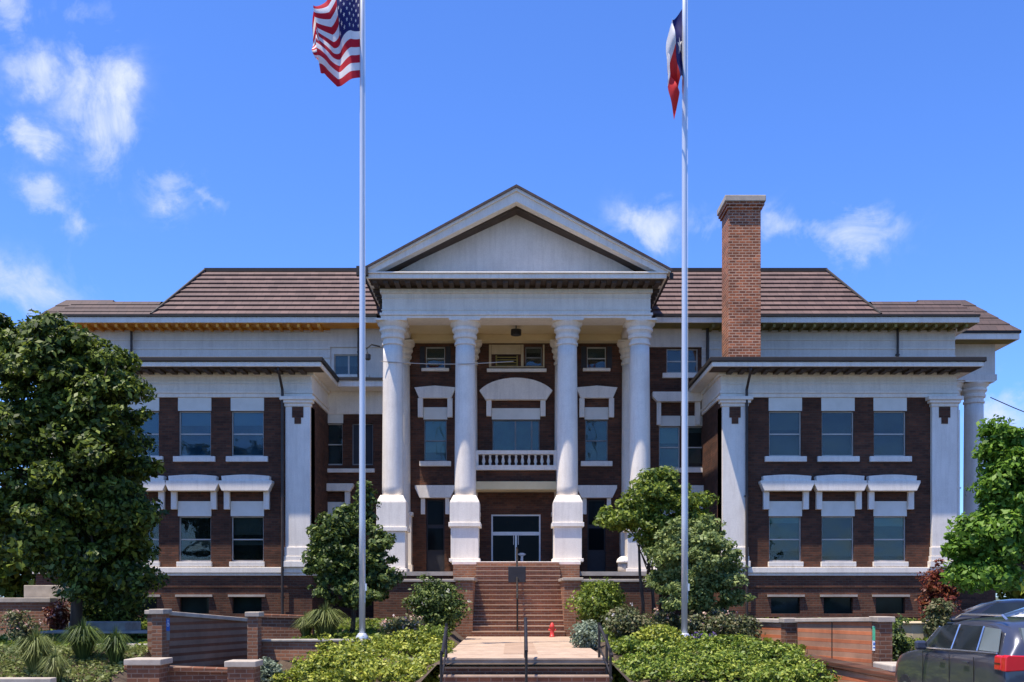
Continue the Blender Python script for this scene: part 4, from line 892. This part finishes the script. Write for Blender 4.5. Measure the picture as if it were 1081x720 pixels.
# ------------------------------------------------------------------ vehicles
def paint(name, c, metal=.4, rough=.3):
    m, nt, b = new_mat(name); tcn = N(nt, 'ShaderNodeTexCoord'); n = N(nt, 'ShaderNodeTexNoise', Scale=3.0, Detail=4.0); L(nt, tcn.outputs['Object'], n.inputs['Vector'])
    L(nt, ramp(nt, n.outputs[0], [(.3, tuple(v*.9 for v in c)), (.7, c)]), b.inputs['Base Color']); b.inputs['Metallic'].default_value = metal; b.inputs['Roughness'].default_value = rough
    b.inputs['Coat Weight'].default_value = .8; b.inputs['Coat Roughness'].default_value = .05; return m
CARGREY = paint('car_paint_grey', (.075,.080,.105), .5, .28); CARBLACK = paint('car_paint_black', (.012,.012,.016)); CARWHITE = paint('car_paint_white', (.70,.70,.70), 0.0)
LENS_RED = paint('lens_red', (.65,.01,.02), 0.0, .15); TYRE = mat_noise('rubber', (.012,.012,.012), (.022,.022,.022), 8, .85); CARGLASS = mat_glass('car_glass', (.012,.016,.018), (.02,.026,.028), .04, .5)
CARGLASS2 = mat_glass('car_glass_light', (.12,.15,.15), (.17,.20,.20), .05, .5); CHROME = mat_noise('chrome_trim', (.6,.6,.62), (.75,.75,.77), 4, .2, metal=.9)
def car(label, cat, loc, rz, paintm, prof, W, name, wheels, rear_glass=CARGLASS2, lampz=(.98,1.26)):
    """prof: list of (y, z_belt, z_top, half_w_top). local +y = front, y 0 = rear bumper, x=0 centre"""
    t = thing(name, label, cat, loc); t.rotation_euler = (0,0,rz)
    hw_ = W/2; rings = []
    for (y, zb, zt, wt, sh) in prof:
        hb = hw_*sh
        r = [(-hb+.08,.28),(-hb,.40),(-hb-.01,.70),(-hb+.015,zb-.06),(-hb+.06,zb)]
        if zt > zb+.05: r += [(-wt-.05, zt-.12), (-wt+.03, zt-.03), (-wt*.5, zt+.015), (0, zt+.025)]
        else: r += [(-hb+.12, zb+.01), (-hb+.2, zb+.02), (-hb*.5, zt+.02), (0, zt+.03)]
        r = r + [(-x, z) for x, z in r[:-1][::-1]]
        rings.append([(x, y, z) for x, z in r])
    m = MB(); m.sm = True; n = len(rings[0])
    vs_ = [p for r in rings for p in r]
    fs = [(i*n+k, i*n+(k+1)%n, (i+1)*n+(k+1)%n, (i+1)*n+k) for i in range(len(rings)-1) for k in range(n)]
    fs += [tuple(range(n-1,-1,-1)), tuple((len(rings)-1)*n+k for k in range(n))]
    m.add(vs_, fs); body = m.build('body', paintm, t)
    md = body.modifiers.new('s', 'SUBSURF'); md.levels = 1; md.render_levels = 1
    md2 = body.modifiers.new('es', 'EDGE_SPLIT'); md2.split_angle = R(38)
    for (wy, s) in [(wheels[0], -1), (wheels[0], 1), (wheels[1], -1), (wheels[1], 1)]:
        wm_ = MB(); n_ = 24; x0, x1 = s*(hw_-.22), s*(hw_+.005)
        c = [(wy+.35*math.cos(2*math.pi*k/n_), .35+.35*math.sin(2*math.pi*k/n_)) for k in range(n_)]
        wm_.prism_x(c, min(x0,x1), max(x0,x1)); wh = wm_.build('wheel', TYRE, t)
        c = [(wy+.22*math.cos(2*math.pi*k/n_), .35+.22*math.sin(2*math.pi*k/n_)) for k in range(n_)]
        MB().prism_x(c, *sorted((s*(hw_-.05), s*(hw_+.012)))).build('rim', CHROME, wh)
    return t
suv_prof = [(0.0,1.0,1.01,.6,.93),(.06,1.22,1.23,.64,.975),(.12,1.24,1.50,.68,.985),(.36,1.25,1.74,.68,1.0),(1.1,1.24,1.79,.68,1.0),(2.2,1.22,1.78,.67,1.0),(2.75,1.20,1.67,.65,1.0),(3.35,1.18,1.22,.64,1.0),(3.5,1.16,1.17,.64,1.0),(4.3,1.06,1.07,.6,.97),(4.55,.86,.88,.55,.88),(4.62,.62,.64,.5,.84)]
SX = PX(1056, 14.9)+.93
suv = car('dark blue-grey sport utility vehicle parked nose-in at the right edge of the street', 'car', (SX, 14.75, 0), 0, CARGREY, suv_prof, 1.86, 'parked_car', (.95, 3.75))
suv.scale = (1, 1, .965)
# side windows of the visible side and opposite; panels 1 cm proud of the greenhouse
MB().box(-.62,.62,-.012,.0,.72,.76).build('bumper_trim', 'black', suv)
for s in (-1, 1):
    def sidepane(pts, mat, nm='side_window'):
        # pts (y,z); x from belt to roof edge
        def xx(z): return s*(.875+.015 - (z-1.25)*(.875-.725)/(1.68-1.25))
        m = MB(); vs_ = [(xx(z), y, z) for y, z in pts]; m.add(vs_, [tuple(range(len(pts)))])
        o = m.build(nm, mat, suv); md = o.modifiers.new('so', 'SOLIDIFY'); md.thickness = .015; md.offset = 0; return o
    sidepane([(.34,1.29),(.95,1.29),(1.0,1.65),(.50,1.63)], CARGLASS2); sidepane([(1.04,1.28),(1.85,1.27),(1.85,1.66),(1.09,1.66)], CARGLASS); sidepane([(1.95,1.26),(3.02,1.24),(2.62,1.60),(2.35,1.65),(1.95,1.66)], CARGLASS)
    def bar(y0, z0, y1, z1):
        def xx(z): return s*(.90 - (z-1.25)*(.875-.725)/(1.68-1.25))
        MB().tube([(xx(z0),y0,z0),(xx(z1),y1,z1)], .014, 6).build('trim', CHROME, suv)
    bar(.99,1.28,1.04,1.66); bar(1.90,1.26,1.90,1.67); bar(3.05,1.24,2.64,1.61); bar(.34,1.275,3.05,1.235)
    MB().tube([(s*.64,.55,1.77),(s*.64,.7,1.84),(s*.64,2.1,1.83),(s*.64,2.3,1.77)], .018, 8).build('roof_rail', CHROME if s < 0 else 'black', suv)
    mm = MB(); mm.box(*sorted((s*.93, s*1.13)), 2.75, 2.86, 1.20, 1.36); mm.build('mirror', CARGREY, suv, bevel=.04)
    tl = MB(); tl.prism_y([(s*.935,1.02),(s*.925,1.24),(s*.89,1.265),(s*.42,1.25),(s*.44,1.05)], -.015, .13).prism_y([(s*.938,1.03),(s*.93,1.235),(s*.88,1.26),(s*.85,1.03)], .131, .34); tlo = tl.build('tail_light', LENS_RED, suv, bevel=.015)
    MB().box(*sorted((s*.936, s*.941)), .14, .33, 1.13, 1.14).build('lens_rib', 'black', tlo)
    for yy_ in (1.0, 1.88, 2.95): MB().box(*sorted((s*.932, s*.938)), yy_, yy_+.012, .45, 1.18).build('panel_gap', 'black', suv)
    for yy_ in (1.15, 2.05): MB().box(*sorted((s*.938, s*.965)), yy_, yy_+.2, 1.07, 1.10).build('door_handle', CARGREY, suv, bevel=.008)
MB().prism_x([(.055,1.29),(.115,1.29),(.30,1.66),(.22,1.66)], -.60,.60).build('rear_window', CARGLASS2, suv); MB().box(-.28,.28,-.02,.02,.80,.93).build('licence_plate', 'signwhite', suv)
MB().prism_x([(2.74,1.66),(3.33,1.22),(3.36,1.235),(2.77,1.685)], -.60,.60).build('windscreen', CARGLASS, suv)
sed = [(0,.9,.91,.6,.9),(.2,.98,.99,.6,.96),(.7,1.0,1.02,.6,1),(1.3,1.0,1.38,.55,1),(2.2,.99,1.42,.55,1),(2.9,.98,1.30,.55,1),(3.5,.96,.97,.55,1),(4.4,.85,.86,.5,.92),(4.6,.6,.61,.45,.85)]
def other_car(label, loc, rz, pm):
    c = car(label, 'car', loc, rz, pm, sed, 1.78, 'parked_car', (.9, 3.7))
    for s in (-1, 1):
        m = MB(); m.add([(s*.87,1.2,1.02),(s*.87,3.2,1.0),(s*.68,2.75,1.30),(s*.68,1.5,1.33)], [(0,1,2,3)]); o = m.build('side_window', CARGLASS, c); md = o.modifiers.new('so','SOLIDIFY'); md.thickness=.02; md.offset=0
        MB().box(*sorted((s*.5,s*.86)),-.01,.15,.72,.86).build('tail_light', LENS_RED, c)
    return c
other_car('black parked car behind the blue-grey vehicle, under the bright green tree', (15.3, 27.4, .58), R(80), CARBLACK)
other_car('white parked car at the right edge, half hidden by the nearer vehicle', (14.3, 22.8, .56), R(78), CARWHITE)
struct(MB().box(9.2,30,20.2,34,-.3,.52).build('side_drive', 'asphalt'))

# ------------------------------------------------------------------ vegetation
def leaf_mesh(name, pts, nrm_, size, mat, parent=None, aspect=1.6, jitter=.8, mats=None, mi=None):
    n = len(pts); pts = np.asarray(pts)
    u = rng.normal(size=(n,3)); base = np.asarray(nrm_)
    d = base+rng.normal(size=(n,3))*jitter; d /= np.linalg.norm(d,axis=1)[:,None]+1e-9
    u = np.cross(d, u); u /= np.linalg.norm(u,axis=1)[:,None]+1e-9; v = np.cross(d, u)
    s = size*rng.uniform(.45,1.55,size=(n,1))
    a = pts-u*s*aspect*.5; b = pts+v*s*.42+d*s*.08; c = pts+u*s*aspect*.5; e = pts-v*s*.42+d*s*.08
    V = np.stack([a,b,c,e],1).reshape(-1,3)
    me = bpy.data.meshes.new(name); me.vertices.add(4*n); me.vertices.foreach_set('co', V.ravel().astype(np.float32))
    me.loops.add(4*n); me.loops.foreach_set('vertex_index', np.arange(4*n,dtype=np.int32)); me.polygons.add(n)
    me.polygons.foreach_set('loop_start', np.arange(0,4*n,4,dtype=np.int32)); me.polygons.foreach_set('loop_total', np.full(n,4,dtype=np.int32))
    for m_ in (mats or [mat]): me.materials.append(m_)
    if mi is not None: me.polygons.foreach_set('material_index', np.asarray(mi,dtype=np.int32))
    me.update(calc_edges=True); o = bpy.data.objects.new(name, me); col.objects.link(o)
    if parent: o.parent = parent
    return o
def clump_points(lobes, nclump, nleaf, cr, base=(0,0,0), gap=.0, shell=.6):
    """lobes: (x,y,z,rx,ry,rz). clumps biased to the outer shell; leaves biased to each clump's surface"""
    P_, N_, C_ = [], [], []
    vol = np.array([l[3]*l[4]*l[5] for l in lobes])**.7; vol /= vol.sum()
    for k in range(nclump):
        l = lobes[rng.choice(len(lobes), p=vol)]
        d = rng.normal(size=3); d /= np.linalg.norm(d); r = shell+(1-shell)*rng.random()**.5 if rng.random() < .8 else rng.random()*shell
        if rng.random() < .30: r *= rng.uniform(1.02,1.34)
        c = np.array(l[:3])+d*np.array(l[3:])*r
        cc = cr*rng.uniform(.4,1.45)*(.6 if r > 1 else 1); n = int(nleaf*rng.uniform(.5,1.2)*(cc/cr)**1.4)
        dd = rng.normal(size=(n,3)); dd /= np.linalg.norm(dd,axis=1)[:,None]
        rr = cc*(rng.random((n,1))**.4); sq = np.array([1.15,1.15,.7])
        P_.append(c+dd*rr*sq); nn_ = dd*.6+d*.5+np.array([0,0,.6]); N_.append(nn_); C_.append(c)
    return np.concatenate(P_), np.concatenate(N_), C_
def tree(name, label, cat, base, lobes, trunk_h, trunk_r, nclump, nleaf, cr, leaf, mat, nlimb=16, group=None, lean=(0,0), split=1, shell=.6):
    t = thing(name, label, cat, base, group)
    pts, nn_, cs = clump_points(lobes, nclump, nleaf, cr, shell=shell)
    m = MB(); m.sm = True
    top = Vector((lean[0], lean[1], trunk_h))
    for q in range(split):
        off = Vector((.12*(q-(split-1)/2)*2, .05*q, 0)) if split > 1 else Vector()
        m.tube([off*1.0, off*1.3+top*.3+Vector((.04,0,0)), off*1.5+top*.65+Vector((-.03,.02,0)), off*2+top], [trunk_r*1.25, trunk_r, trunk_r*.85, trunk_r*.7], 10)
    cs_ = [cs[i] for i in rng.choice(len(cs), min(nlimb, len(cs)), replace=False)]
    for c in cs_:
        c = Vector(c); s = top*random.uniform(.6, 1.0); mid = s.lerp(c, .5)+Vector((random.uniform(-.2,.2), random.uniform(-.2,.2), random.uniform(0,.3)))
        m.tube([s, mid, c], [trunk_r*.45, trunk_r*.25, trunk_r*.08], 6)
    m.build('trunk', 'bark', t)
    leaf_mesh('crown', pts, nn_, leaf, mat, t)
    return t
def bush(name, label, cat, px0, px1, py0, py1, d, mat, n=3500, leaf=.07, dep=None, flowers=None, group=None, cr=.22, zb=None, lob=5):
    x0, x1 = PX(px0,d), PX(px1,d); zt = PZ(py0,d); z0 = gz((x0+x1)/2, d) if zb is None else zb
    w2 = (x1-x0)/2; h = max(zt-z0, .2); dep = dep or w2
    t = thing(name, label, cat, ((x0+x1)/2, d, z0), group)
    n = int(n*1.8); leaf *= .75
    lobes = [(random.uniform(-.45,.45)*w2, random.uniform(-.4,.4)*dep, h*random.uniform(.35,.62), w2*.55, dep*.55, h*.36) for _ in range(lob)]+[(0,0,h*.5,w2*.75,dep*.75,h*.45)]
    pts, nn_, cs = clump_points(lobes, max(10, n//70), 70, min(cr, h*.4)); pts[:,2] = np.maximum(pts[:,2], .01)
    m = MB()
    for c in cs[:10]: m.tube([(0,0,0), (c[0]*.5,c[1]*.5,c[2]*.6), tuple(c)], [.03,.02,.006], 5)
    m.build('stems', 'bark', t); leaf_mesh('foliage', pts, nn_, leaf, mat, t)
    if flowers:
        fm, nf, fs = flowers; k = rng.choice(len(pts), nf*12); fp = pts[k][pts[k][:,2] > h*.35][:nf]
        cl = np.repeat(fp, 7, 0)+rng.normal(size=(len(fp)*7,3))*fs*.6+np.array([0,-.05,.05]); leaf_mesh('blossom', cl, np.tile([0,-.5,.8],(len(cl),1)), fs, fm, t, aspect=1.1)
    return t
def hedge(label, spots, mat, n, leaf=.05):
    """spots: (px, top px, depth, radius in m): rounded clipped bushes grown together"""
    xc = sum(PX(p[0], p[2]) for p in spots)/len(spots); yc = sum(p[2] for p in spots)/len(spots); z0 = .16
    t = thing('hedge', label, 'hedge', (xc, yc, z0), 'clipped hedges beside the steps')
    lobes = []
    for (px, py, d, rr) in spots:
        zt = PZ(py, d)-z0; lobes.append((PX(px,d)-xc, d-yc, zt*.42, rr, rr, zt*.56))
    pts, nn_, cs = clump_points(lobes, n//75, 75, .17, shell=.82)
    k = pts[:,2] > .0; pts, nn_ = pts[k], nn_[k]
    m = MB()
    for l in lobes:
        for q in range(3): m.tube([(l[0],l[1],0), (l[0]+random.uniform(-.2,.2),l[1]-.1,l[2]), (l[0]+random.uniform(-.4,.4),l[1]+random.uniform(-.3,.3),l[2]*1.7)], [.03,.02,.006], 5)
    m.build('stems', 'bark', t); leaf_mesh('foliage', pts, nn_, leaf, mat, t); return t
def tuft(name, label, cat, px, py_base, d, h, spread, n, mat, zb=None, wid=.013, group=None, droop=.9):
    n = int(n*2.2)
    x = PX(px,d); z0 = gz(x,d) if zb is None else zb
    t = thing(name, label, cat, (x,d,z0), group); m = MB()
    for i in range(n):
        a = random.uniform(0,2*math.pi); r = random.uniform(.05,1.15)*spread; hh = h*random.uniform(.6,1.1); bx, by = math.cos(a)*r*.15, math.sin(a)*r*.15
        p0 = Vector((bx,by,0)); p1 = Vector((math.cos(a)*r*.5, math.sin(a)*r*.5, hh*.7)); p2 = Vector((math.cos(a)*r, math.sin(a)*r, hh*(1-droop*r/spread*.6)))
        sd = Vector((-math.sin(a), math.cos(a), 0))*wid*random.uniform(.6,1.2)
        m.add([p0-sd,p0+sd,p1+sd*.8,p1-sd*.8,p2], [(0,1,2,3),(3,2,4)])
    m.build('blades', mat, t); return t
# big dark tree at left
D1 = 26.5; bx = PX(80, D1)
def lb(px, py, rpx, rpy, d, base, dr=None):
    x = PX(px,d)-base[0]; z = PZ(py,d)-base[2]; rx = rpx*d/F; rz = rpy*d/F; return (x, 0 if dr is None else dr, z, rx, rx*.9, rz)
b1 = (bx, D1, 1.0)
tree('shade_tree', 'large dense dark green tree shading the left wing', 'tree', b1,
     [lb(66,405,62,48,D1,b1), lb(18,375,52,34,D1,b1,.5), lb(120,432,36,32,D1,b1,-.4), lb(100,385,34,30,D1,b1,.3), lb(60,362,36,22,D1,b1,-.3), lb(8,355,26,18,D1,b1), lb(25,470,56,60,D1,b1), lb(100,490,48,58,D1,b1,-.5), lb(138,500,20,30,D1,b1), lb(62,545,52,46,D1,b1), lb(95,590,52,24,D1,b1,.2), lb(132,545,26,30,D1,b1,-.3), lb(110,612,46,22,D1,b1,.3), lb(60,600,30,16,D1,b1,.3), lb(118,560,34,40,D1,b1,.4), lb(5,555,34,38,D1,b1,.4), lb(-60,440,60,100,D1,b1), lb(75,470,60,70,D1,b1,1.0)],
     4.2, .13, 760, 190, .36, .10, LEAF_OAK, nlimb=50, shell=.62)
bush('understory_shrub', 'dark dense shrub under the shade tree against the basement', 'shrub', 78, 158, 590, 660, 30, LEAF_OAK, n=16000, leaf=.085, cr=.32)
# conical tree left of the portico
D2 = 29.5; b2 = (PX(372, D2), D2, 1.05)
tree('magnolia_tree', 'small dark pyramidal tree behind the left flagpole', 'tree', b2, [lb(374,568,32,30,D2,b2), lb(377,540,20,16,D2,b2), lb(388,522,9,9,D2,b2), lb(350,585,22,20,D2,b2,-.4), lb(398,580,18,24,D2,b2,-.2), lb(372,606,38,16,D2,b2), lb(333,555,7,8,D2,b2), lb(345,602,18,12,D2,b2,-.5), lb(362,552,14,10,D2,b2,-.4), lb(372,624,36,14,D2,b2,-.3), lb(400,606,20,18,D2,b2,-.3), lb(347,575,16,16,D2,b2,-.6)],
     1.6, .06, 230, 140, .24, .085, LEAF_CONE, nlimb=26)
# two trees on the right
D3 = 31.0; b3 = (PX(683, D3), D3, 1.1)
tree('young_tree', 'rounded young tree with slim dark trunks in front of the right outer column', 'tree', b3, [lb(690,526,30,22,D3,b3), lb(664,543,30,13,D3,b3), lb(700,508,22,11,D3,b3), lb(726,535,22,22,D3,b3), lb(642,545,11,7,D3,b3), lb(690,558,24,14,D3,b3), lb(745,530,8,10,D3,b3), lb(700,575,26,14,D3,b3,.2), lb(715,600,22,16,D3,b3,.3)],
     2.5, .05, 240, 140, .24, .075, LEAF_MID, nlimb=28, split=2)
D4 = 28.5; b4 = (PX(738, D4), D4, 1.05)
tree('crepe_myrtle', 'feathery light green small tree behind the right flagpole', 'tree', b4, [lb(728,568,30,20,D4,b4), lb(763,592,22,18,D4,b4), lb(706,584,22,20,D4,b4), lb(738,606,36,14,D4,b4), lb(748,556,12,10,D4,b4), lb(776,604,8,10,D4,b4), lb(720,618,26,12,D4,b4,-.3), lb(760,620,24,12,D4,b4,-.3), lb(738,590,34,26,D4,b4,-.4), lb(725,634,30,10,D4,b4,-.2), lb(765,634,26,10,D4,b4,-.2), lb(700,606,18,18,D4,b4,-.2)],
     1.3, .045, 240, 140, .22, .07, LEAF_MYRTLE, nlimb=26, split=3)
# bright tree on the right edge
D5 = 22.0; b5 = (PX(1132, D5), D5+1.5, .5)
tree('bright_tree', 'bright light green tree at the right edge above the parked cars', 'tree', b5, [lb(1084,512,18,22,D5,b5), lb(1096,470,18,26,D5,b5), lb(1060,560,20,24,D5,b5), lb(1090,565,34,30,D5,b5), lb(1130,510,42,64,D5,b5), lb(1054,602,17,10,D5,b5), lb(1083,438,8,8,D5,b5), lb(1042,575,8,9,D5,b5), lb(1075,605,30,12,D5,b5)],
     2.6, .08, 340, 150, .28, .085, LEAF_BRIGHT, nlimb=30, shell=.55)
# red leaved shrub
bush('red_shrub', 'tall red leaved shrub at the corner of the right wing', 'shrub', 970, 1016, 596, 660, 31, LEAF_RED, n=3600, leaf=.10, cr=.25, lob=4)
bush('leafy_shrub', 'loose green shrub in front of the red leaved one', 'shrub', 974, 1008, 630, 672, 27, LEAF_ROSE, n=1500, leaf=.08, cr=.2)
bush('dark_shrub', 'small dark shrub beside the right brick pier', 'shrub', 938, 964, 645, 690, 24.2, LEAF_CONE, n=1500, leaf=.07, cr=.18)
# hedges
random.seed(21)
sp = []
for d, n_, a0, a1, y0_, y1_ in ((24.3,6,372,462,673,671),(23.4,7,345,464,680,682),(22.5,8,322,466,692,694),(21.7,8,310,468,706,706)):
    for k in range(n_): sp.append((a0+(a1-a0)*k/(n_-1)+random.uniform(-4,4), y0_+(y1_-y0_)*k/(n_-1)+random.uniform(-4,5), d+random.uniform(-.15,.15), random.uniform(.30,.46)))
hedge('yellow-green clipped hedge left of the lower steps', sp, LEAF_HEDGE, 115000)
sp = []
for d, n_, a0, a1, y0_, y1_ in ((24.3,8,668,800,672,676),(23.4,10,662,826,680,680),(22.5,11,658,842,692,692),(21.7,11,655,856,704,706)):
    for k in range(n_): sp.append((a0+(a1-a0)*k/(n_-1)+random.uniform(-4,4), y0_+(y1_-y0_)*k/(n_-1)+random.uniform(-4,5), d+random.uniform(-.15,.15), random.uniform(.32,.50)))
hedge('green clipped hedge right of the lower steps', sp, LEAF_HEDGE2, 150000)
bush('spring_shrub', 'taller yellow-green shrub rising at the left end of the right hedge', 'shrub', 672, 722, 662, 690, 24.6, LEAF_HEDGE, n=5000, leaf=.065, cr=.2)
# shrubs round the walk
bush('round_shrub', 'small round pale shrub in front of the striped garden wall', 'shrub', 270, 302, 696, 716, 21.7, LEAF_SILVER, n=2600, leaf=.05, cr=.12)
tuft('ornamental_grass', 'tall light green ornamental grass left of the flagpole', 'grass plant', 344, 674, 27.5, 1.05, .75, 520, LEAF_GRASSY)
tuft('ornamental_grass', 'smaller light green grass clump against the dark garden wall', 'grass plant', 323, 668, 28.0, .75, .45, 260, LEAF_GRASSY)
bush('rose_bush', 'rose bush with pale pink blooms behind the left hedge', 'rose bush', 396, 452, 651, 672, 27.0, LEAF_ROSE, n=3500, leaf=.07, flowers=(PETAL, 55, .055), cr=.2, group=None)
bush('rose_bush', 'tall dark rose bush beside the left cheek wall of the stairs', 'rose bush', 428, 492, 612, 672, 31.0, LEAF_CONE, n=6500, leaf=.085, flowers=(PETAL_W, 14, .05), cr=.28)
bush('edging_shrub', 'low green edging shrub at the left side of the walkway', 'shrub', 436, 478, 662, 690, 25.4, LEAF_MID, n=3000, leaf=.06, cr=.18)
bush('edging_shrub', 'silvery low shrub at the right side of the walkway', 'shrub', 603, 640, 657, 690, 26.0, LEAF_SILVER, n=4200, leaf=.055, cr=.16)
bush('climbing_rose', 'tall green rose bush with white blooms right of the stairs', 'rose bush', 606, 668, 612, 668, 31.5, LEAF_MID, n=6500, leaf=.085, flowers=(PETAL_W, 16, .05), cr=.3)
bush('rose_bush', 'brownish green rose bush behind the right handrail', 'rose bush', 636, 692, 640, 678, 27.5, LEAF_ROSE, n=5500, leaf=.075, flowers=(PETAL_W, 22, .04), cr=.24)
bush('rose_bush', 'faded pink rose bush left of the right flagpole', 'rose bush', 684, 722, 647, 672, 28.5, LEAF_ROSE, n=3000, leaf=.07, flowers=(PETAL, 40, .045), cr=.2)
bush('rose_bush', 'faded pink rose bush right of the right flagpole', 'rose bush', 724, 774, 644, 674, 27.5, LEAF_ROSE, n=4500, leaf=.075, flowers=(PETAL, 60, .05), cr=.22)
bush('flower_patch', 'low purple flowers at the foot of the right flagpole', 'flowers', 722, 756, 668, 676, 25.6, LEAF_CONE, n=900, leaf=.05, flowers=(PETAL_P, 60, .03), cr=.1)
bush('small_shrub', 'low shrub between the hedge and the short orange wall', 'shrub', 770, 800, 650, 672, 26.5, LEAF_ROSE, n=2000, leaf=.07, cr=.2)
# left bed
for (px, d, h, sp, n, lab) in ((38,22.0,1.05,.65,340,'spiky grey-green grass clump at the far left of the bed'),(88,23.0,1.0,.62,380,'dense dark grass clump at the middle of the left bed'),(58,21.2,.8,.4,200,'upright small grass clump near the left kerb'),(122,22.6,.9,.5,240,'thin grass clump next to the broad low pier')):
    tuft('grass_clump', lab, 'grass plant', px, 0, d, h, sp, n, LEAF_GRASSY if px < 80 else LEAF_CONE, wid=.011)
bush('flowering_shrub', 'reddish flowering shrub against the far left terrace wall', 'shrub', 48, 78, 632, 662, 29.0, LEAF_RED, n=1500, leaf=.07, flowers=(PETAL,16,.05), cr=.18)
bush('flowering_shrub', 'thin pale flowering shrub in front of the far left terrace wall', 'shrub', 5, 40, 640, 680, 25.5, LEAF_ROSE, n=1400, leaf=.06, flowers=(PETAL,26,.04), cr=.2)
pts = np.column_stack([rng.uniform(-12.5,-7.2,9000), rng.uniform(20.9,24.5,9000), rng.uniform(.0,.10,9000)]); pts[:,2] += np.array([gz(x,y) for x,y in pts[:,:2]])
gc = leaf_mesh('ground_cover', pts, np.tile([0,0,1.0],(len(pts),1)), .06, LEAF_GRASSY); gc['kind'] = 'stuff'
gn = 30000; pts = np.column_stack([rng.uniform(-14,14,gn), rng.uniform(24.5,36,gn), rng.uniform(.0,.08,gn)]); pts = pts[(np.abs(pts[:,0]-.1) > 2.1)]; pts[:,2] += np.array([gz(x,y) for x,y in pts[:,:2]])
gc = leaf_mesh('lawn_grass', pts, np.tile([0,0,.3],(len(pts),1)), .09, LEAF_MID); gc['kind'] = 'stuff'
# far trees past the building ends
for i, (x, y, r, h, lab) in enumerate(((31,60,3.6,5.2,'distant round tree past the right end portico'),(37,70,4.5,7.0,'distant taller tree at the far right background'),(-32,62,4,6,'distant tree past the left end of the courthouse'))):
    tree('distant_tree', lab, 'tree', (x,y,.5), [(0,0,h*.62,r,r,h*.36),(r*.4,0,h*.5,r*.6,r*.6,h*.3),(-r*.4,.5,h*.55,r*.6,r*.6,h*.3)], h*.45, .22, 130, 70, .9, .38, LEAF_MID, nlimb=8)
